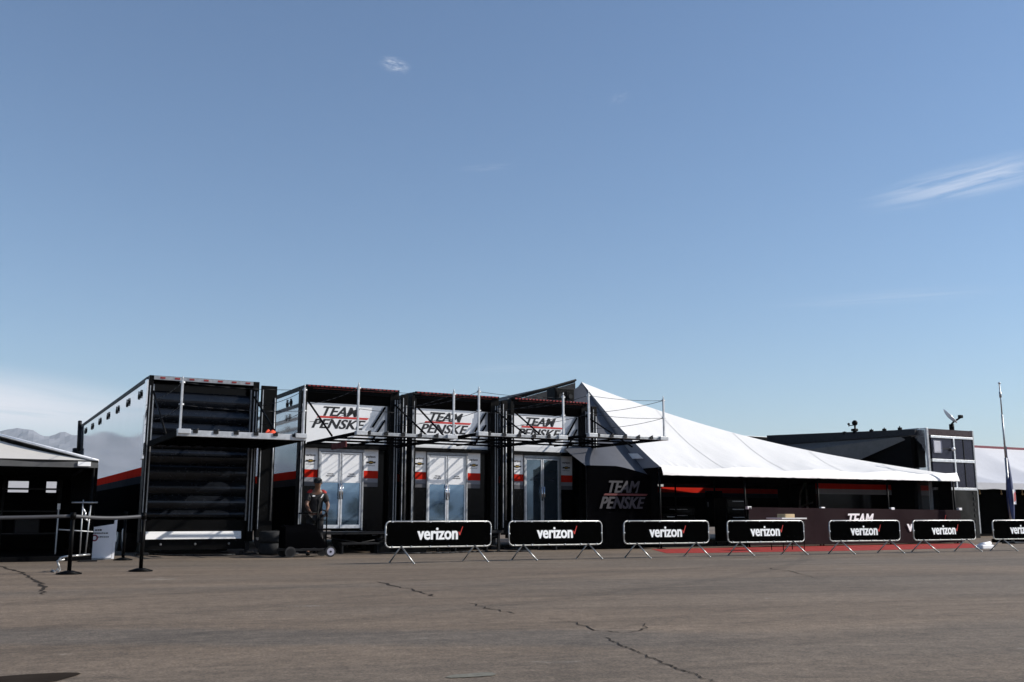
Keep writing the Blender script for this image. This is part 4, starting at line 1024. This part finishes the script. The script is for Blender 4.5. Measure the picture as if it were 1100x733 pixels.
to_mesh(skin_obj('trousers', tv, [(0, 1), (1, 2), (2, 3), (0, 4), (4, 5), (5, 6)], [(.175, .125), .115, .085, .065, .115, .085, .065], trouser_m, man))
for s, y in ((-.15, -.02), (.15, .04)):
    b = MB(); b.ball((s, y-.02, .045), .06, 12, (.85, 2.3, .8)); b.build('shoe', hair, man)
b = MB(); b.prism([(.07, -.2, 1.33), (.1, -.2, 1.33), (.15, -.2, 1.42), (.12, -.2, 1.42)], (0, -.01, 0)); b.build('chest_mark', letter_white, man)
b = MB(); b.box(-.12, -.06, -.215, -.2, 1.36, 1.39); b.build('chest_mark', letter_white, man)

hub_m = mat('grey_wheel_hub', (.3, .3, .36), .5)
ct = thing('equipment_cart', 'black cart with a draped load and tall handle frame, held by the man', 'cart', (7.0, 22.35, 0), R(0))
MB().box(-.55, .5, -.25, .3, .14, .2, .01).build('deck', steel_dark, ct)
def load(u, v):
    x = -.53+.95*u; top = .72-.02*math.sin(u*9)-(max(0, u-.78)*1.8)
    a = v*math.pi
    return Vector((x, .02-.27*math.cos(a), .2+(top-.2)*math.sin(a)**.45+.02*noise.noise(Vector((u*8, v*8, 2)))))
b = MB(); b.grid(load, 26, 20); b.prism([(-.53, -.25, .2), (-.53, .29, .2), (-.53, .25, .68), (-.53, -.21, .68)], (.01, 0, 0)); b.build('draped_load', black_matt, ct)
b = MB(); b.path([(.38, .25, .2), (.38, .25, .95), (.4, .25, 1.02), (.47, .25, 1.05), (.54, .25, 1.02), (.57, .25, .95), (.57, .25, .25)], .016, 8)
for z in (.35, .6, .82): b.tube((.38, .25, z), (.57, .25, z), .012)
b.tube((-.1, .25, .97), (.38, .25, .99), .016); b.tube((.33, .25, .2), (.35, .25, 1.28), .02)
b.build('handle_frame', black_satin, ct)
for x, y in ((.5, -.27), (.5, .31), (-.42, -.27), (-.42, .31)):
    b = MB(); b.tube((x, y-.03, .12), (x, y+.03, .12), .12, 20); w_ = b.build('wheel', rubber, ct)
    b = MB(); b.tube((x, y-.036, .12), (x, y+.036, .12), .085, 18); b.build('rim', hub_m if x > 0 and y < 0 else steel_dark, w_)
    b = MB(); b.tube((x, y-.042, .12), (x, y+.042, .12), .025, 10); b.build('axle', steel_dark, w_)
# stack of tyres in the gap beside the man
tr_ = None
def tyre(label, x, y, z):
    b = MB()
    def f(u, v):
        a = u*2*math.pi; c = v*2*math.pi
        rr_ = .25+.09*math.cos(c); return Vector((rr_*math.cos(a), rr_*math.sin(a), .14+.14*math.copysign(abs(math.sin(c))**.6, math.sin(c))))
    b.grid(f, 28, 14); return tag(b.build('racing_tyre', rubber, None, (x, y, z)), label, 'tyre', 'racing tyres stacked by the transporters')
for k, (x, y, z, lb) in enumerate(((6.75, 24.1, 0, 'black slick tyre at the bottom of the pile behind the cart'), (6.75, 24.1, .282, 'black slick tyre on top of the pile behind the cart'))): tyre(lb, x, y, z)

# ------------------------------------------------------------------ haze
b = MB(); b.box(-13500, 13500, -13500, 13500, -1.1, 1080)
hz = bpy.data.materials.new('haze_air'); hz.use_nodes = True; hn = hz.node_tree
for n_ in list(hn.nodes): hn.nodes.remove(n_)
out = hn.nodes.new('ShaderNodeOutputMaterial'); pv = hn.nodes.new('ShaderNodeVolumePrincipled')
pv.inputs['Density'].default_value = 4.6e-5; pv.inputs['Color'].default_value = (.85, .93, 1, 1); pv.inputs['Anisotropy'].default_value = .0
hn.links.new(pv.outputs[0], out.inputs['Volume'])
HAZE = True
if HAZE: tag(b.build('haze', hz), 'pale air haze over the valley', kind='stuff')
for o in list(COL.objects):
    if o.type == 'EMPTY' and o.get('label') is not None and o['label'] == '': print('NO LABEL', o.name)
